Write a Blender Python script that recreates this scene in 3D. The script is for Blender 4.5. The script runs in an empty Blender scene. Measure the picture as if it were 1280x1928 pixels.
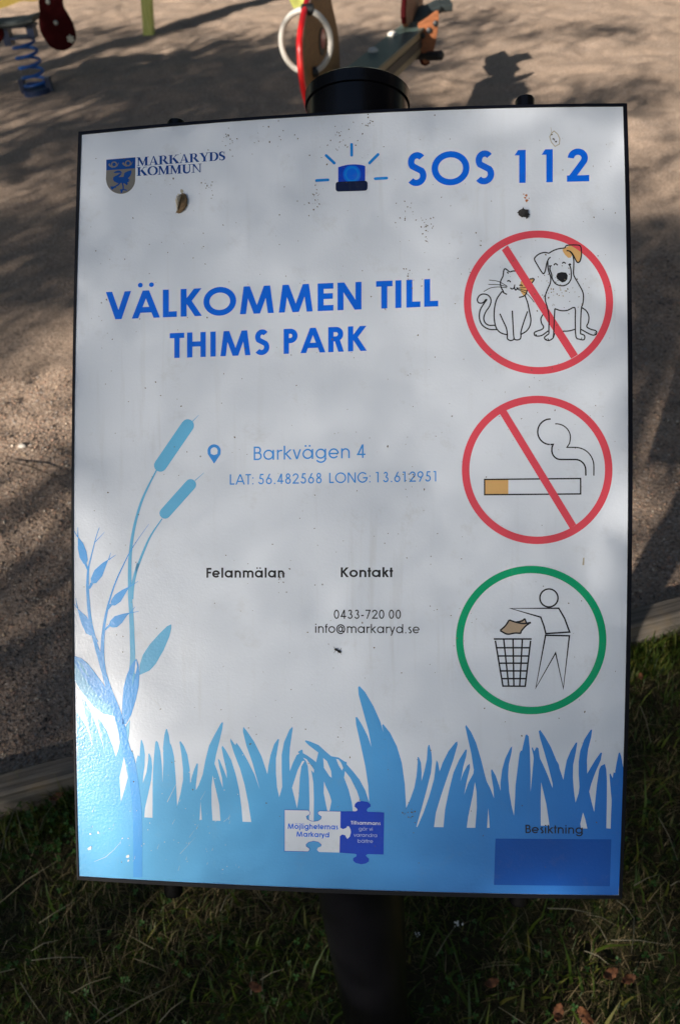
import bpy, math, random
import numpy as np
from mathutils import Vector, Matrix, Quaternion
from mathutils.geometry import tessellate_polygon, delaunay_2d_cdt

random.seed(7)
rng = np.random.default_rng(11)
scene = bpy.context.scene
COL = scene.collection
rad = math.radians

# ------------------------------------------------------------------ camera
FPX = 1470.0                      # focal length in pixels of a 1280 x 1928 frame
H_CAM = 1.65
downc = np.array([150.0, 1632.0, 1470.0]); downc /= np.linalg.norm(downc)
upc = -downc
fw = np.array([0, 0, 1.0]) - downc[2] * downc; fw /= np.linalg.norm(fw)
rt = np.cross(fw, upc)
M3 = np.array([rt, fw, upc])      # camera axes (x right, y down, z forward) -> world
CAM = np.array([0, 0, H_CAM])

def v_px(px, py):
    return np.array([(px - 640) / FPX, (py - 964) / FPX, 1.0])
def W(px, py, lam):               # world point seen at a pixel at a depth
    return CAM + M3 @ (v_px(px, py) * lam)
def G(px, py, z=0.0):             # ground point seen at a pixel
    v = v_px(px, py)
    return CAM + M3 @ (v * ((H_CAM - z) / float(v @ downc)))
def to_px(P):
    P = np.atleast_2d(P)
    c = (P - CAM) @ M3
    zz = np.maximum(c[:, 2], 1e-3)
    return 640 + FPX * c[:, 0] / zz, 964 + FPX * c[:, 1] / zz, c[:, 2]

cam = bpy.data.cameras.new('camera')
camo = bpy.data.objects.new('camera', cam); COL.objects.link(camo)
R = Matrix((M3 @ np.array([1, 0, 0]), M3 @ np.array([0, -1, 0]), M3 @ np.array([0, 0, -1]))).transposed()
camo.matrix_world = Matrix.Translation(CAM) @ R.to_4x4()
cam.sensor_fit = 'VERTICAL'; cam.sensor_height = 23.6; cam.sensor_width = 15.6
cam.lens = 23.6 * FPX / 1928
cam.clip_start = 0.02; cam.clip_end = 1000
cam.dof.use_dof = True; cam.dof.focus_distance = 0.74; cam.dof.aperture_fstop = 6.0
scene.camera = camo

# ------------------------------------------------------------------ light
PN = np.array([-.0852, .0086, -.9963]); PN /= np.linalg.norm(PN)     # panel normal, camera axes
def mirror(px, py):
    d = v_px(px, py); d /= np.linalg.norm(d)
    return M3 @ (d - 2 * (d @ PN) * PN)
SUN = mirror(-40, 1310); SUN /= np.linalg.norm(SUN)
sun_el = math.asin(SUN[2]); sun_az = math.atan2(SUN[0], SUN[1])
world = bpy.data.worlds.new('World'); scene.world = world; world.use_nodes = True
wn = world.node_tree.nodes; wl = world.node_tree.links
sky = wn.new('ShaderNodeTexSky'); sky.sky_type = 'NISHITA'; sky.sun_disc = False
sky.sun_elevation = sun_el; sky.sun_rotation = sun_az
sky.air_density = 1.0; sky.dust_density = 0.6; sky.ozone_density = 1.0
bg = wn['Background']; wl.new(sky.outputs[0], bg.inputs[0]); bg.inputs[1].default_value = 0.05
sl = bpy.data.lights.new('sun', 'SUN'); sl.energy = 5.0; sl.angle = rad(0.6); sl.color = (1, .9, .78)
so = bpy.data.objects.new('sun', sl); COL.objects.link(so)
so.rotation_mode = 'QUATERNION'; so.rotation_quaternion = Vector(SUN).to_track_quat('Z', 'Y')
so.location = (0, 0, 12)
vs = scene.view_settings
vs.view_transform = 'Standard'; vs.look = 'None'; vs.gamma = 1; vs.use_curve_mapping = False
vs.exposure = 1.27
print('sun elevation', math.degrees(sun_el), 'az', math.degrees(sun_az))

# ------------------------------------------------------------------ helpers
def lin(r, g, b):
    f = lambda c: (c / 255 / 12.92) if c / 255 <= .04045 else ((c / 255 + .055) / 1.055) ** 2.4
    return (f(r), f(g), f(b), 1)

class N:
    """small node-tree writer"""
    def __init__(s, name):
        s.m = bpy.data.materials.new(name); s.m.use_nodes = True
        s.t = s.m.node_tree; s.b = s.t.nodes['Principled BSDF']
    def n(s, typ, **kw):
        x = s.t.nodes.new(typ)
        for k, v in kw.items():
            if k.startswith('i_'):
                x.inputs[k[2:].replace('_', ' ')].default_value = v
            else: setattr(x, k, v)
        return x
    def l(s, a, b): s.t.links.new(a, b)
    def coord(s, out='Object'):
        if not hasattr(s, '_c'): s._c = s.n('ShaderNodeTexCoord')
        return s._c.outputs[out]
    def noise(s, scale, detail=4, rough=.6, vec=None, out='Fac'):
        x = s.n('ShaderNodeTexNoise'); x.inputs['Scale'].default_value = scale
        x.inputs['Detail'].default_value = detail; x.inputs['Roughness'].default_value = rough
        s.l(vec if vec is not None else s.coord(), x.inputs['Vector'])
        return x.outputs[out]
    def ramp(s, fac, stops, interp='LINEAR'):
        x = s.n('ShaderNodeValToRGB'); cr = x.color_ramp; cr.interpolation = interp
        while len(cr.elements) < len(stops): cr.elements.new(.5)
        for e, (p, c) in zip(cr.elements, stops):
            e.position = p; e.color = c if len(c) == 4 else (*c, 1)
        s.l(fac, x.inputs[0]); return x.outputs[0]
    def mix(s, fac, a, b, mode='MIX'):
        x = s.n('ShaderNodeMix', data_type='RGBA', blend_type=mode)
        for sock, v in ((x.inputs[0], fac), (x.inputs[6], a), (x.inputs[7], b)):
            if hasattr(v, 'links') or isinstance(v, bpy.types.NodeSocket): s.l(v, sock)
            elif isinstance(v, (int, float)): sock.default_value = v
            else: sock.default_value = v if len(v) == 4 else (*v, 1)
        return x.outputs[2]
    def math(s, op, a, b=0.0):
        x = s.n('ShaderNodeMath', operation=op)
        for i, v in enumerate((a, b)):
            if isinstance(v, bpy.types.NodeSocket): s.l(v, x.inputs[i])
            else: x.inputs[i].default_value = v
        return x.outputs[0]
    def bump(s, h, strength=.3, dist=.001, prev=None):
        x = s.n('ShaderNodeBump'); x.inputs['Strength'].default_value = strength
        x.inputs['Distance'].default_value = dist
        s.l(h, x.inputs['Height'])
        if prev is not None: s.l(prev, x.inputs['Normal'])
        s.l(x.outputs[0], s.b.inputs['Normal']); return x.outputs[0]
    def set(s, **kw):
        for k, v in kw.items():
            i = s.b.inputs[k.replace('_', ' ')]
            if isinstance(v, bpy.types.NodeSocket): s.l(v, i)
            else: i.default_value = v
        return s

def plain(name, col, rough=.5, metal=0.0, var=.12, nscale=30, bump=0.0, bscale=200, coat=0.0, spec=.5):
    a = N(name)
    c = a.mix(a.noise(nscale, 5), tuple(x * (1 - var) for x in col[:3]), tuple(min(1, x * (1 + var)) for x in col[:3]))
    a.set(Base_Color=c, Roughness=rough, Metallic=metal, Specular_IOR_Level=spec)
    if coat: a.set(Coat_Weight=coat, Coat_Roughness=.12)
    if bump: a.bump(a.noise(bscale, 3), bump, .001)
    return a.m

def link(name, me, mats=None, parent=None):
    o = bpy.data.objects.new(name, me); COL.objects.link(o)
    if mats is not None:
        for m in (mats if isinstance(mats, (list, tuple)) else [mats]): me.materials.append(m)
    if parent is not None: o.parent = parent
    return o
def tag(o, label=None, category=None, group=None, kind=None):
    if label: o['label'] = label
    if category: o['category'] = category
    if group: o['group'] = group
    if kind: o['kind'] = kind
    return o
def thing(name, label, cat, loc=(0, 0, 0), rot=None, group=None):
    o = bpy.data.objects.new(name, None); COL.objects.link(o); o.location = loc
    o.empty_display_size = .1
    if rot is not None: o.rotation_euler = rot
    return tag(o, label, cat, group)
def mesh_np(name, verts, faces, mats=None, parent=None, smooth=False, mat_idx=None):
    """faces: (n,k) int array or list of tuples"""
    me = bpy.data.meshes.new(name)
    verts = np.asarray(verts, dtype=np.float32)
    if isinstance(faces, np.ndarray):
        n, k = faces.shape
        me.vertices.add(len(verts)); me.vertices.foreach_set('co', verts.ravel())
        me.loops.add(n * k); me.loops.foreach_set('vertex_index', faces.astype(np.int32).ravel())
        me.polygons.add(n); me.polygons.foreach_set('loop_start', np.arange(0, n * k, k, dtype=np.int32))
        me.update(calc_edges=True)
    else:
        me.from_pydata([tuple(map(float, v)) for v in verts], [], faces); me.update()
    if mat_idx is not None: me.polygons.foreach_set('material_index', np.asarray(mat_idx, dtype=np.int32))
    if smooth: me.polygons.foreach_set('use_smooth', np.ones(len(me.polygons), dtype=bool))
    me.validate()
    return link(name, me, mats, parent)

class MB:
    """collects shapes and links them as one mesh"""
    def __init__(s): s.v = []; s.f = []
    def add(s, vs_, fs):
        o = len(s.v); s.v += [tuple(map(float, p)) for p in vs_]; s.f += [tuple(i + o for i in f) for f in fs]
    def box(s, c, x, y, z):       # centre and three half-axis vectors
        c, x, y, z = map(np.array, (c, x, y, z)); P = []
        for k in (-1, 1):
            for j in (-1, 1):
                for i in (-1, 1): P.append(c + i * x + j * y + k * z)
        s.add(P, [(0, 2, 3, 1), (4, 5, 7, 6), (0, 1, 5, 4), (2, 6, 7, 3), (0, 4, 6, 2), (1, 3, 7, 5)])
    def bevbox(s, c, x, y, z, b):
        """box whose long edges are chamfered by b metres"""
        c, x, y, z = map(lambda q: np.array(q, float), (c, x, y, z))
        ly, lz = np.linalg.norm(y), np.linalg.norm(z); uy, uz = y / ly, z / lz
        pr = [(ly - b, lz), (ly, lz - b), (ly, -lz + b), (ly - b, -lz), (-ly + b, -lz), (-ly, -lz + b), (-ly, lz - b), (-ly + b, lz)]
        s.add([c - x + uy * p + uz * q for p, q in pr] + [c + x + uy * p + uz * q for p, q in pr],
              [tuple(range(8)), tuple(range(15, 7, -1))] + [(i, 8 + i, 8 + (i + 1) % 8, (i + 1) % 8) for i in range(8)])
    def tube(s, pts, r, n=12, cap=True, closed=False):
        pts = [np.array(p, float) for p in pts]; m = len(pts)
        rs = r if isinstance(r, (list, tuple, np.ndarray)) else [r] * m
        ref = None; P = []
        for i in range(m):
            if closed: t = pts[(i + 1) % m] - pts[i - 1]
            else: t = pts[min(i + 1, m - 1)] - pts[max(i - 1, 0)]
            t = t / (np.linalg.norm(t) + 1e-12)
            if ref is None:
                ref = np.cross(t, [0, 0, 1.0])
                if np.linalg.norm(ref) < .1: ref = np.cross(t, [1.0, 0, 0])
            ref = ref - (ref @ t) * t; ref /= np.linalg.norm(ref); b = np.cross(t, ref)
            for k in range(n):
                a = 2 * math.pi * k / n; P.append(pts[i] + rs[i] * (math.cos(a) * ref + math.sin(a) * b))
        F = []
        for i in range(m if closed else m - 1):
            j = (i + 1) % m
            for k in range(n): F.append((i * n + k, i * n + (k + 1) % n, j * n + (k + 1) % n, j * n + k))
        if cap and not closed: F += [tuple(range(n - 1, -1, -1)), tuple((m - 1) * n + k for k in range(n))]
        s.add(P, F)
    def prism(s, outline, o, ax, ay, az, th, bev=0.0):
        """outline in (ax, ay), thickness th along az centred on o"""
        o, ax, ay, az = map(lambda q: np.array(q, float), (o, ax, ay, az)); n = len(outline)
        cx = sum(p[0] for p in outline) / n; cy = sum(p[1] for p in outline) / n
        def ring(k, inset):
            R_ = []
            for (a, b) in outline:
                d = math.hypot(a - cx, b - cy) + 1e-9
                a2 = a - (a - cx) / d * inset; b2 = b - (b - cy) / d * inset
                R_.append(o + ax * a2 + ay * b2 + az * k)
            return R_
        rings = [ring(-th / 2, bev), ring(-th / 2 + bev, 0), ring(th / 2 - bev, 0), ring(th / 2, bev)] if bev else [ring(-th / 2, 0), ring(th / 2, 0)]
        P = [q for r_ in rings for q in r_]; F = []
        for i in range(len(rings) - 1):
            for k in range(n): F.append((i * n + k, i * n + (k + 1) % n, (i + 1) * n + (k + 1) % n, (i + 1) * n + k))
        tri = tessellate_polygon([[Vector((a, b, 0)) for a, b in outline]])
        L = (len(rings) - 1) * n
        F += [tuple(t) for t in tri] + [tuple(L + i for i in t) for t in tri]
        s.add(P, F)
    def build(s, name, mat, parent=None, smooth=False, org=None):
        v = np.array(s.v)
        if org is not None: v = v - np.array(org)
        me = bpy.data.meshes.new(name); me.from_pydata(v.tolist(), [], s.f); me.update()
        import bmesh
        bm = bmesh.new(); bm.from_mesh(me); bmesh.ops.recalc_face_normals(bm, faces=bm.faces); bm.to_mesh(me); bm.free()
        if smooth:
            me.polygons.foreach_set('use_smooth', np.ones(len(me.polygons), dtype=bool))
            me.set_sharp_from_angle(angle=rad(35))
        return link(name, me, mat, parent)

# ------------------------------------------------------------------ ground
def hnoise(x, y, seed, wl_):
    """smooth value noise with wavelength wl_"""
    g = np.random.default_rng(seed).random((64, 64))
    xs = np.asarray(x) / wl_; ys = np.asarray(y) / wl_
    xi = np.floor(xs).astype(int); yi = np.floor(ys).astype(int)
    fx = xs - xi; fy = ys - yi; fx = fx * fx * (3 - 2 * fx); fy = fy * fy * (3 - 2 * fy)
    a = g[xi % 64, yi % 64]; b = g[(xi + 1) % 64, yi % 64]; c = g[xi % 64, (yi + 1) % 64]; d = g[(xi + 1) % 64, (yi + 1) % 64]
    return (a * (1 - fx) + b * fx) * (1 - fy) + (c * (1 - fx) + d * fx) * fy - .5

# timber line: the far top edge runs through two seen points
EA = G(0, 1470, .03)[:2]; EB = G(1190, 1154, .03)[:2]
ED = (EB - EA) / np.linalg.norm(EB - EA); EN = np.array([-ED[1], ED[0]])     # EN points to the sand
if EN[1] < 0: EN = -EN
def st(x, y):
    dx = np.asarray(x) - EA[0]; dy = np.asarray(y) - EA[1]
    return dx * ED[0] + dy * ED[1], dx * EN[0] + dy * EN[1]
def xy(s_, t_):
    return EA[0] + ED[0] * s_ + EN[0] * t_, EA[1] + ED[1] * s_ + EN[1] * t_

def sand_h(x, y):
    h = .050 * hnoise(x, y, 1, 1.3) + .030 * hnoise(x, y, 2, .45) + .028 * hnoise(x, y, 3, .19) + .012 * hnoise(x, y, 9, .085)
    n4 = hnoise(x, y, 4, .30); h = h - .075 * np.clip(.22 - np.abs(n4 - .1), 0, 1) * (hnoise(x, y, 8, .9) > .05)
    s_, t_ = st(x, y); fade = np.clip((t_ - .05) / .8, 0, 1)
    return h * fade + .002 * hnoise(x, y, 5, .06)
def lawn_h(x, y):
    return .02 * hnoise(x, y, 6, .5) + .012 * hnoise(x, y, 7, .13) - .035

def axis(lo, mid_lo, mid_hi, hi, step):
    m = list(np.arange(mid_lo, mid_hi, step)); a = [mid_lo]; d = step
    while a[-1] > lo: d *= 1.25; a.append(a[-1] - d)
    b = [m[-1]]; d = step
    while b[-1] < hi: d *= 1.25; b.append(b[-1] + d)
    return np.array(a[:0:-1] + m + b[1:])
def sheet(name, S, T, hf, mat):
    SS, TT = np.meshgrid(S, T, indexing='ij'); X, Y = xy(SS, TT); Z = hf(X, Y)
    n, m = X.shape; idx = np.arange(n * m).reshape(n, m)
    F = np.stack([idx[:-1, :-1].ravel(), idx[1:, :-1].ravel(), idx[1:, 1:].ravel(), idx[:-1, 1:].ravel()], 1)
    o = mesh_np(name, np.stack([X.ravel(), Y.ravel(), Z.ravel()], 1), F, mat, smooth=True)
    return tag(o, kind='structure')

a = N('sand_gravel')
vor = a.n('ShaderNodeTexVoronoi'); vor.inputs['Scale'].default_value = 300; a.l(a.coord(), vor.inputs['Vector'])
vor2 = a.n('ShaderNodeTexVoronoi'); vor2.inputs['Scale'].default_value = 150; a.l(a.coord(), vor2.inputs['Vector'])
sep = a.n('ShaderNodeSeparateColor'); a.l(vor.outputs['Color'], sep.inputs[0])
grain = a.ramp(sep.outputs[0], [(0, (.12, .09, .075)), (.2, (.26, .20, .155)), (.5, (.43, .33, .25)), (.75, (.52, .36, .27)), (.9, (.57, .50, .44)), (1, (.66, .62, .56))])
big = a.noise(2.2, 6, .65); fine = a.noise(38, 5, .7)
c = a.mix(a.ramp(big, [(.3, (0, 0, 0)), (.75, (1, 1, 1))]), grain, (.50, .37, .275))
mott = a.noise(85, 3, .6)
c = a.mix(a.math('MULTIPLY', a.ramp(fine, [(.35, (0, 0, 0)), (.7, (1, 1, 1))]), .4), c, (.20, .15, .115))
c = a.mix(a.math('MULTIPLY', a.ramp(mott, [(.48, (0, 0, 0)), (.62, (1, 1, 1))]), .62), c, (.095, .072, .060))
a.set(Base_Color=c, Roughness=.92, Specular_IOR_Level=.25)
n1 = a.bump(vor2.outputs['Distance'], .5, .004)
n2 = a.bump(vor.outputs['Distance'], .9, .003, n1)
n3 = a.bump(fine, .6, .012, n2); a.bump(mott, .5, .006, n3)
M_sand = a.m

a = N('lawn_soil')
c = a.ramp(a.noise(14, 6, .7), [(.3, (.020, .016, .010)), (.5, (.045, .038, .018)), (.62, (.035, .045, .015)), (.8, (.075, .06, .032))])
a.set(Base_Color=c, Roughness=.95, Specular_IOR_Level=.15); a.bump(a.noise(90, 5, .7), .8, .01)
M_soil = a.m

sheet('sand', axis(-14, -2.4, 6.5, 22, .035), np.concatenate([np.arange(-.01, 5.2, .035), np.arange(5.2, 14, .07), np.array([14.5, 16, 19, 24])]), sand_h, M_sand)
sheet('lawn', axis(-40, -1.5, 2.8, 40, .05), np.concatenate([np.array([-40, -20, -10, -6, -4, -3]), np.arange(-2.4, -.045, .05)]), lawn_h, M_soil)
g = mesh_np('ground', [(-400, -400, -.09), (400, -400, -.09), (400, 400, -.09), (-400, 400, -.09)], [(0, 1, 2, 3)], M_soil); tag(g, kind='structure')

# loose gravel where single grains can be seen
def octas(P, sz, name, mat, seed):
    r = np.random.default_rng(seed); n = len(P)
    base = np.array([(1, 0, 0), (0, 1, 0), (-1, 0, 0), (0, -1, 0), (0, 0, 1), (0, 0, -1)], float)
    q = r.normal(size=(n, 4)); q /= np.linalg.norm(q, axis=1)[:, None]
    w, x, y, z = q.T
    Rm = np.stack([1 - 2 * (y * y + z * z), 2 * (x * y - z * w), 2 * (x * z + y * w), 2 * (x * y + z * w), 1 - 2 * (x * x + z * z), 2 * (y * z - x * w), 2 * (x * z - y * w), 2 * (y * z + x * w), 1 - 2 * (x * x + y * y)], 1).reshape(n, 3, 3)
    L = base[None] * (sz[:, None] * r.uniform(.55, 1.25, (n, 3)))[:, None, :] * r.uniform(.75, 1.2, (n, 6, 1))
    V = np.einsum('nij,nkj->nki', Rm, L) * np.array([1, 1, .7]) + P[:, None, :]
    T = np.array([(0, 1, 4), (1, 2, 4), (2, 3, 4), (3, 0, 4), (1, 0, 5), (2, 1, 5), (3, 2, 5), (0, 3, 5)])
    F = (np.arange(n)[:, None, None] * 6 + T[None]).reshape(-1, 3)
    return mesh_np(name, V.reshape(-1, 3), F, mat, smooth=False)
a = N('gravel_grains')
geo = a.n('ShaderNodeNewGeometry')
c = a.ramp(geo.outputs['Random Per Island'], [(0, (.08, .065, .055)), (.2, (.18, .13, .10)), (.4, (.34, .23, .165)), (.55, (.40, .30, .21)), (.7, (.42, .26, .19)), (.82, (.30, .27, .25)), (.93, (.55, .47, .38)), (1, (.72, .68, .62))], 'CONSTANT')
a.set(Base_Color=c, Roughness=.75, Specular_IOR_Level=.35)
M_grain = a.m
def scatter_px(n, x0, x1, y0, y1, r):
    u = r.uniform(x0, x1, n); v = r.uniform(y0, y1, n)
    d = (M3 @ np.stack([(u - 640) / FPX, (v - 964) / FPX, np.ones(n)]))
    lam = -H_CAM / d[2]; return np.stack([d[0] * lam, d[1] * lam], 1)
s_ = np.r_[rng.uniform(-.9, 1.0, 60000), rng.uniform(.9, 2.9, 48000)]; t_ = np.r_[rng.uniform(.0, 1.9, 60000), rng.uniform(.0, 1.9, 48000)]
gx, gy = xy(s_, t_); pxx, pyy, pz = to_px(np.stack([gx, gy, np.zeros_like(gx)], 1))
ok = (pz > 0) & (pxx > -250) & (pxx < 1480) & (pyy < 1560) & ((pxx < 330) | (pxx > 1020))
gx, gy = gx[ok], gy[ok]; sz = np.clip(rng.lognormal(math.log(.0026), .40, len(gx)), .0014, .0065)
tag(octas(np.stack([gx, gy, sand_h(gx, gy) + sz * .35], 1), sz, 'gravel', M_grain, 3), 'loose coarse brown and grey gravel grains lying over the playground sand', 'gravel', kind='stuff')
del s_, t_

# timber edging: two planks butted end to end
a = N('weathered_timber')
mp = a.n('ShaderNodeMapping'); mp.inputs['Scale'].default_value = (1.2, 60, 60)
mp.inputs['Rotation'].default_value = (0, 0, 0); a.l(a.coord(), mp.inputs['Vector'])
gr = a.noise(2.0, 7, .7, mp.outputs[0]); bl = a.noise(9, 4)
c = a.ramp(gr, [(.25, (.035, .030, .026)), (.5, (.13, .115, .10)), (.75, (.25, .225, .19))])
c = a.mix(a.math('MULTIPLY', a.ramp(bl, [(.5, (0, 0, 0)), (.7, (1, 1, 1))]), .5), c, (.19, .13, .06))
a.set(Base_Color=c, Roughness=.9, Specular_IOR_Level=.2); a.bump(gr, .9, .005)
M_timber = a.m
def yaw_of(d): return math.atan2(d[1], d[0])
edge = thing('timber_edging', 'weathered grey timber edging board between the gravel and the grass', 'edging', (*xy(0, -.03), -.04), (0, 0, yaw_of(ED)))
for x0, x1, zt in ((-6, .98, .062), (.984, 7.5, .056)):
    mb = MB(); mb.bevbox(((x0 + x1) / 2, 0, (zt - .12) / 2 + .04), ((x1 - x0) / 2, 0, 0), (0, .029, 0), (0, 0, (zt + .12) / 2), .006)
    mb.build('plank', M_timber, edge)

# ------------------------------------------------------------------ lettering: monoline geometric sans
def arc(cx, cy, rx, ry, a0, a1, n=None):
    n = n or max(4, int(abs(a1 - a0) / 12) + 1)
    return [(cx + rx * math.cos(rad(a0 + (a1 - a0) * i / n)), cy + ry * math.sin(rad(a0 + (a1 - a0) * i / n))) for i in range(n + 1)]
def diag(x0, y0, x1, y1, w):          # slanted stroke cut level at both ends
    L = math.hypot(x1 - x0, y1 - y0); hw = w / 2 * L / max(1e-6, abs(y1 - y0))
    return ('poly', [(x0 - hw, y0), (x0 + hw, y0), (x1 + hw, y1), (x1 - hw, y1)])
def line(x0, y0, x1, y1): return ('p', [(x0, y0), (x1, y1)])
def ring(cx, cy, rx, ry): return ('c', arc(cx, cy, rx, ry, 0, 360, 36)[:-1])
XH = .735
def glyph(ch, w):
    h = w / 2; s = .10 - .15 * max(0, w - .1); u = {}
    def o(cx, cy, R_, w_=w): return ring(cx, cy, R_ - h, R_ - h)
    x = XH; r = x / 2 + .01; rr = r - h
    if ch == ' ': return .34, []
    if ch == 'O' or ch == 'Ö': W_ = 1.12; P = [ring(W_ / 2, .5, W_ / 2 - h, .52 - h)]
    elif ch == 'S':
        W_ = .60; H_ = 1.03 - w; ru = H_ * .24; rl = H_ * .26; cx = W_ / 2
        P = [('p', arc(cx + .01, 1.015 - h - ru, W_ / 2 - h - .03, ru, 38, 218) + arc(cx - .01, -.015 + h + rl, W_ / 2 - h, rl, 42, -142))]
    elif ch == 'V': W_ = .86; P = [diag(h * 1.05, 1, W_ / 2, 0, w), diag(W_ - h * 1.05, 1, W_ / 2, 0, w)]
    elif ch in 'AÄ':
        W_ = .96; P = [diag(h * 1.05, 0, W_ / 2, 1, w), diag(W_ - h * 1.05, 0, W_ / 2, 1, w), line(.24, .30, W_ - .24, .30)]
        if ch == 'Ä': P += [('poly', arc(W_ / 2 + k * .19, 1.20, .085, .085, 0, 360, 14)[:-1]) for k in (-1, 1)]
    elif ch == 'L': W_ = .48; P = [line(h, 0, h, 1), line(w, h, W_, h)]
    elif ch == 'K': W_ = .72; P = [line(h, 0, h, 1), diag(h + w * .3, .44, W_ - h * 1.3, 1, w), diag(h + w * .75, .56, W_ - h * 1.1, 0, w)]
    elif ch == 'M': W_ = 1.16; P = [diag(h, 0, .17 + h * .6, 1, w), diag(W_ - h, 0, W_ - .17 - h * .6, 1, w), diag(.17 + h * .6, 1, W_ / 2, 0, w), diag(W_ - .17 - h * .6, 1, W_ / 2, 0, w)]
    elif ch == 'E': W_ = .54; P = [line(h, 0, h, 1), line(w, 1 - h, W_, 1 - h), line(w, .53, W_ - .02, .53), line(w, h, W_, h)]
    elif ch == 'F': W_ = .50; P = [line(h, 0, h, 1), line(w, 1 - h, W_, 1 - h), line(w, .52, W_ - .03, .52)]
    elif ch == 'N': W_ = .82; P = [line(h, 0, h, 1), line(W_ - h, 0, W_ - h, 1), diag(h * 1.1, 1, W_ - h * 1.1, 0, w)]
    elif ch == 'T': W_ = .56; P = [line(0, 1 - h, W_, 1 - h), line(W_ / 2, 0, W_ / 2, 1 - w)]
    elif ch == 'I': W_ = w; P = [line(h, 0, h, 1)]
    elif ch == 'H': W_ = .72; P = [line(h, 0, h, 1), line(W_ - h, 0, W_ - h, 1), line(w, .53, W_ - w, .53)]
    elif ch in 'PRB':
        W_ = .58 if ch != 'R' else .62; yb = .42 if ch != 'B' else .53; R1 = (1 - yb - (w if ch != 'B' else h) + (w if ch != 'B' else h) * 0) / 2
        top, bot = 1 - h, (yb + h if ch != 'B' else yb); ry = (top - bot) / 2
        P = [line(h, 0, h, 1), ('p', [(w, top)] + arc(W_ - .05 - ry * .9 - h, top - ry, ry * .95, ry, 90, -90) + [(w, bot)])]
        if ch == 'R': P.append(diag(.34, bot - h * .3, W_ - h * 1.2, 0, w))
        if ch == 'B': ry2 = (yb - h) / 2; P.append(('p', [(w, yb)] + arc(W_ - ry2 * .98 - h + .01, yb - ry2, ry2, ry2, 90, -90) + [(w, h)]))
    elif ch == 'G': W_ = 1.04; P = [('p', arc(.52, .5, .52 - h, .52 - h, 40, 352) + [(1.04 - h, .46), (.56, .46)])]
    elif ch == '0': W_ = .60; P = [ring(.30, .5, .30 - h, .51 - h)]
    elif ch == '1': W_ = .42; P = [line(.36 - h, 0, .36 - h, 1), ('poly', [(.05 - h * .2, 1 - w * .85), (.05 + w * .45, 1), (.37 - w, 1), (.37 - w, 1 - w * .85)])]
    elif ch == '2': W_ = .66; P = [('p', arc(.32, .99 - .28, .30 - h, .29 - h, 178, -32) + [(.06 + h * .9, w * .7)]), line(0, h, W_, h)]
    elif ch == '3': W_ = .56; P = [('p', arc(.27, .76, .22 - h, .25 - h, 160, -90, 18)), ('p', arc(.27, .275, .28 - h, .285 - h, 92, -165, 20))]
    elif ch == '4': W_ = .64; P = [line(.50 - h, 0, .50 - h, 1), line(0, .25 + h * .2, .64, .25 + h * .2), diag(.04 + h, .27, .50 - h, 1, w)]
    elif ch == '5': W_ = .58; P = [line(.17, 1 - h, .52, 1 - h), diag(.13 + h * .5, .52, .19 + h * .8, 1, w), ('p', arc(.27, .31, .30 - h, .32 - h, 118, -160, 20))]
    elif ch == '6': W_ = .62; P = [ring(.31, .31, .31 - h, .32 - h), diag(.06 + h * 1.1, .44, .40, 1, w)]
    elif ch == '7': W_ = .56; P = [line(0, 1 - h, .56, 1 - h), diag(.10 + h, 0, .56 - h * 1.3, 1 - w, w)]
    elif ch == '8': W_ = .58; P = [ring(.29, .765, .225 - h, .25 - h), ring(.29, .28, .29 - h, .295 - h)]
    elif ch == '9': W_ = .62; P = [ring(.31, .69, .31 - h, .32 - h), diag(.22, 0, .56 - h * 1.1, .56, w)]
    elif ch in 'aäqd':
        W_ = .80; P = [ring(.385, r, .385 - h, rr), line(W_ - h, 0, W_ - h, x if ch in 'aä' else 1.02)]
        if ch == 'ä': P += [('poly', arc(.385 + k * .15, .97, .058 + w * .12, .058 + w * .12, 0, 360, 12)[:-1]) for k in (-1, 1)]
    elif ch == 'b': W_ = .80; P = [ring(.415, r, .385 - h, rr), line(h, 0, h, 1.02)]
    elif ch in 'oö':
        W_ = .77; P = [ring(.385, r, .385 - h, rr)]
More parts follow.
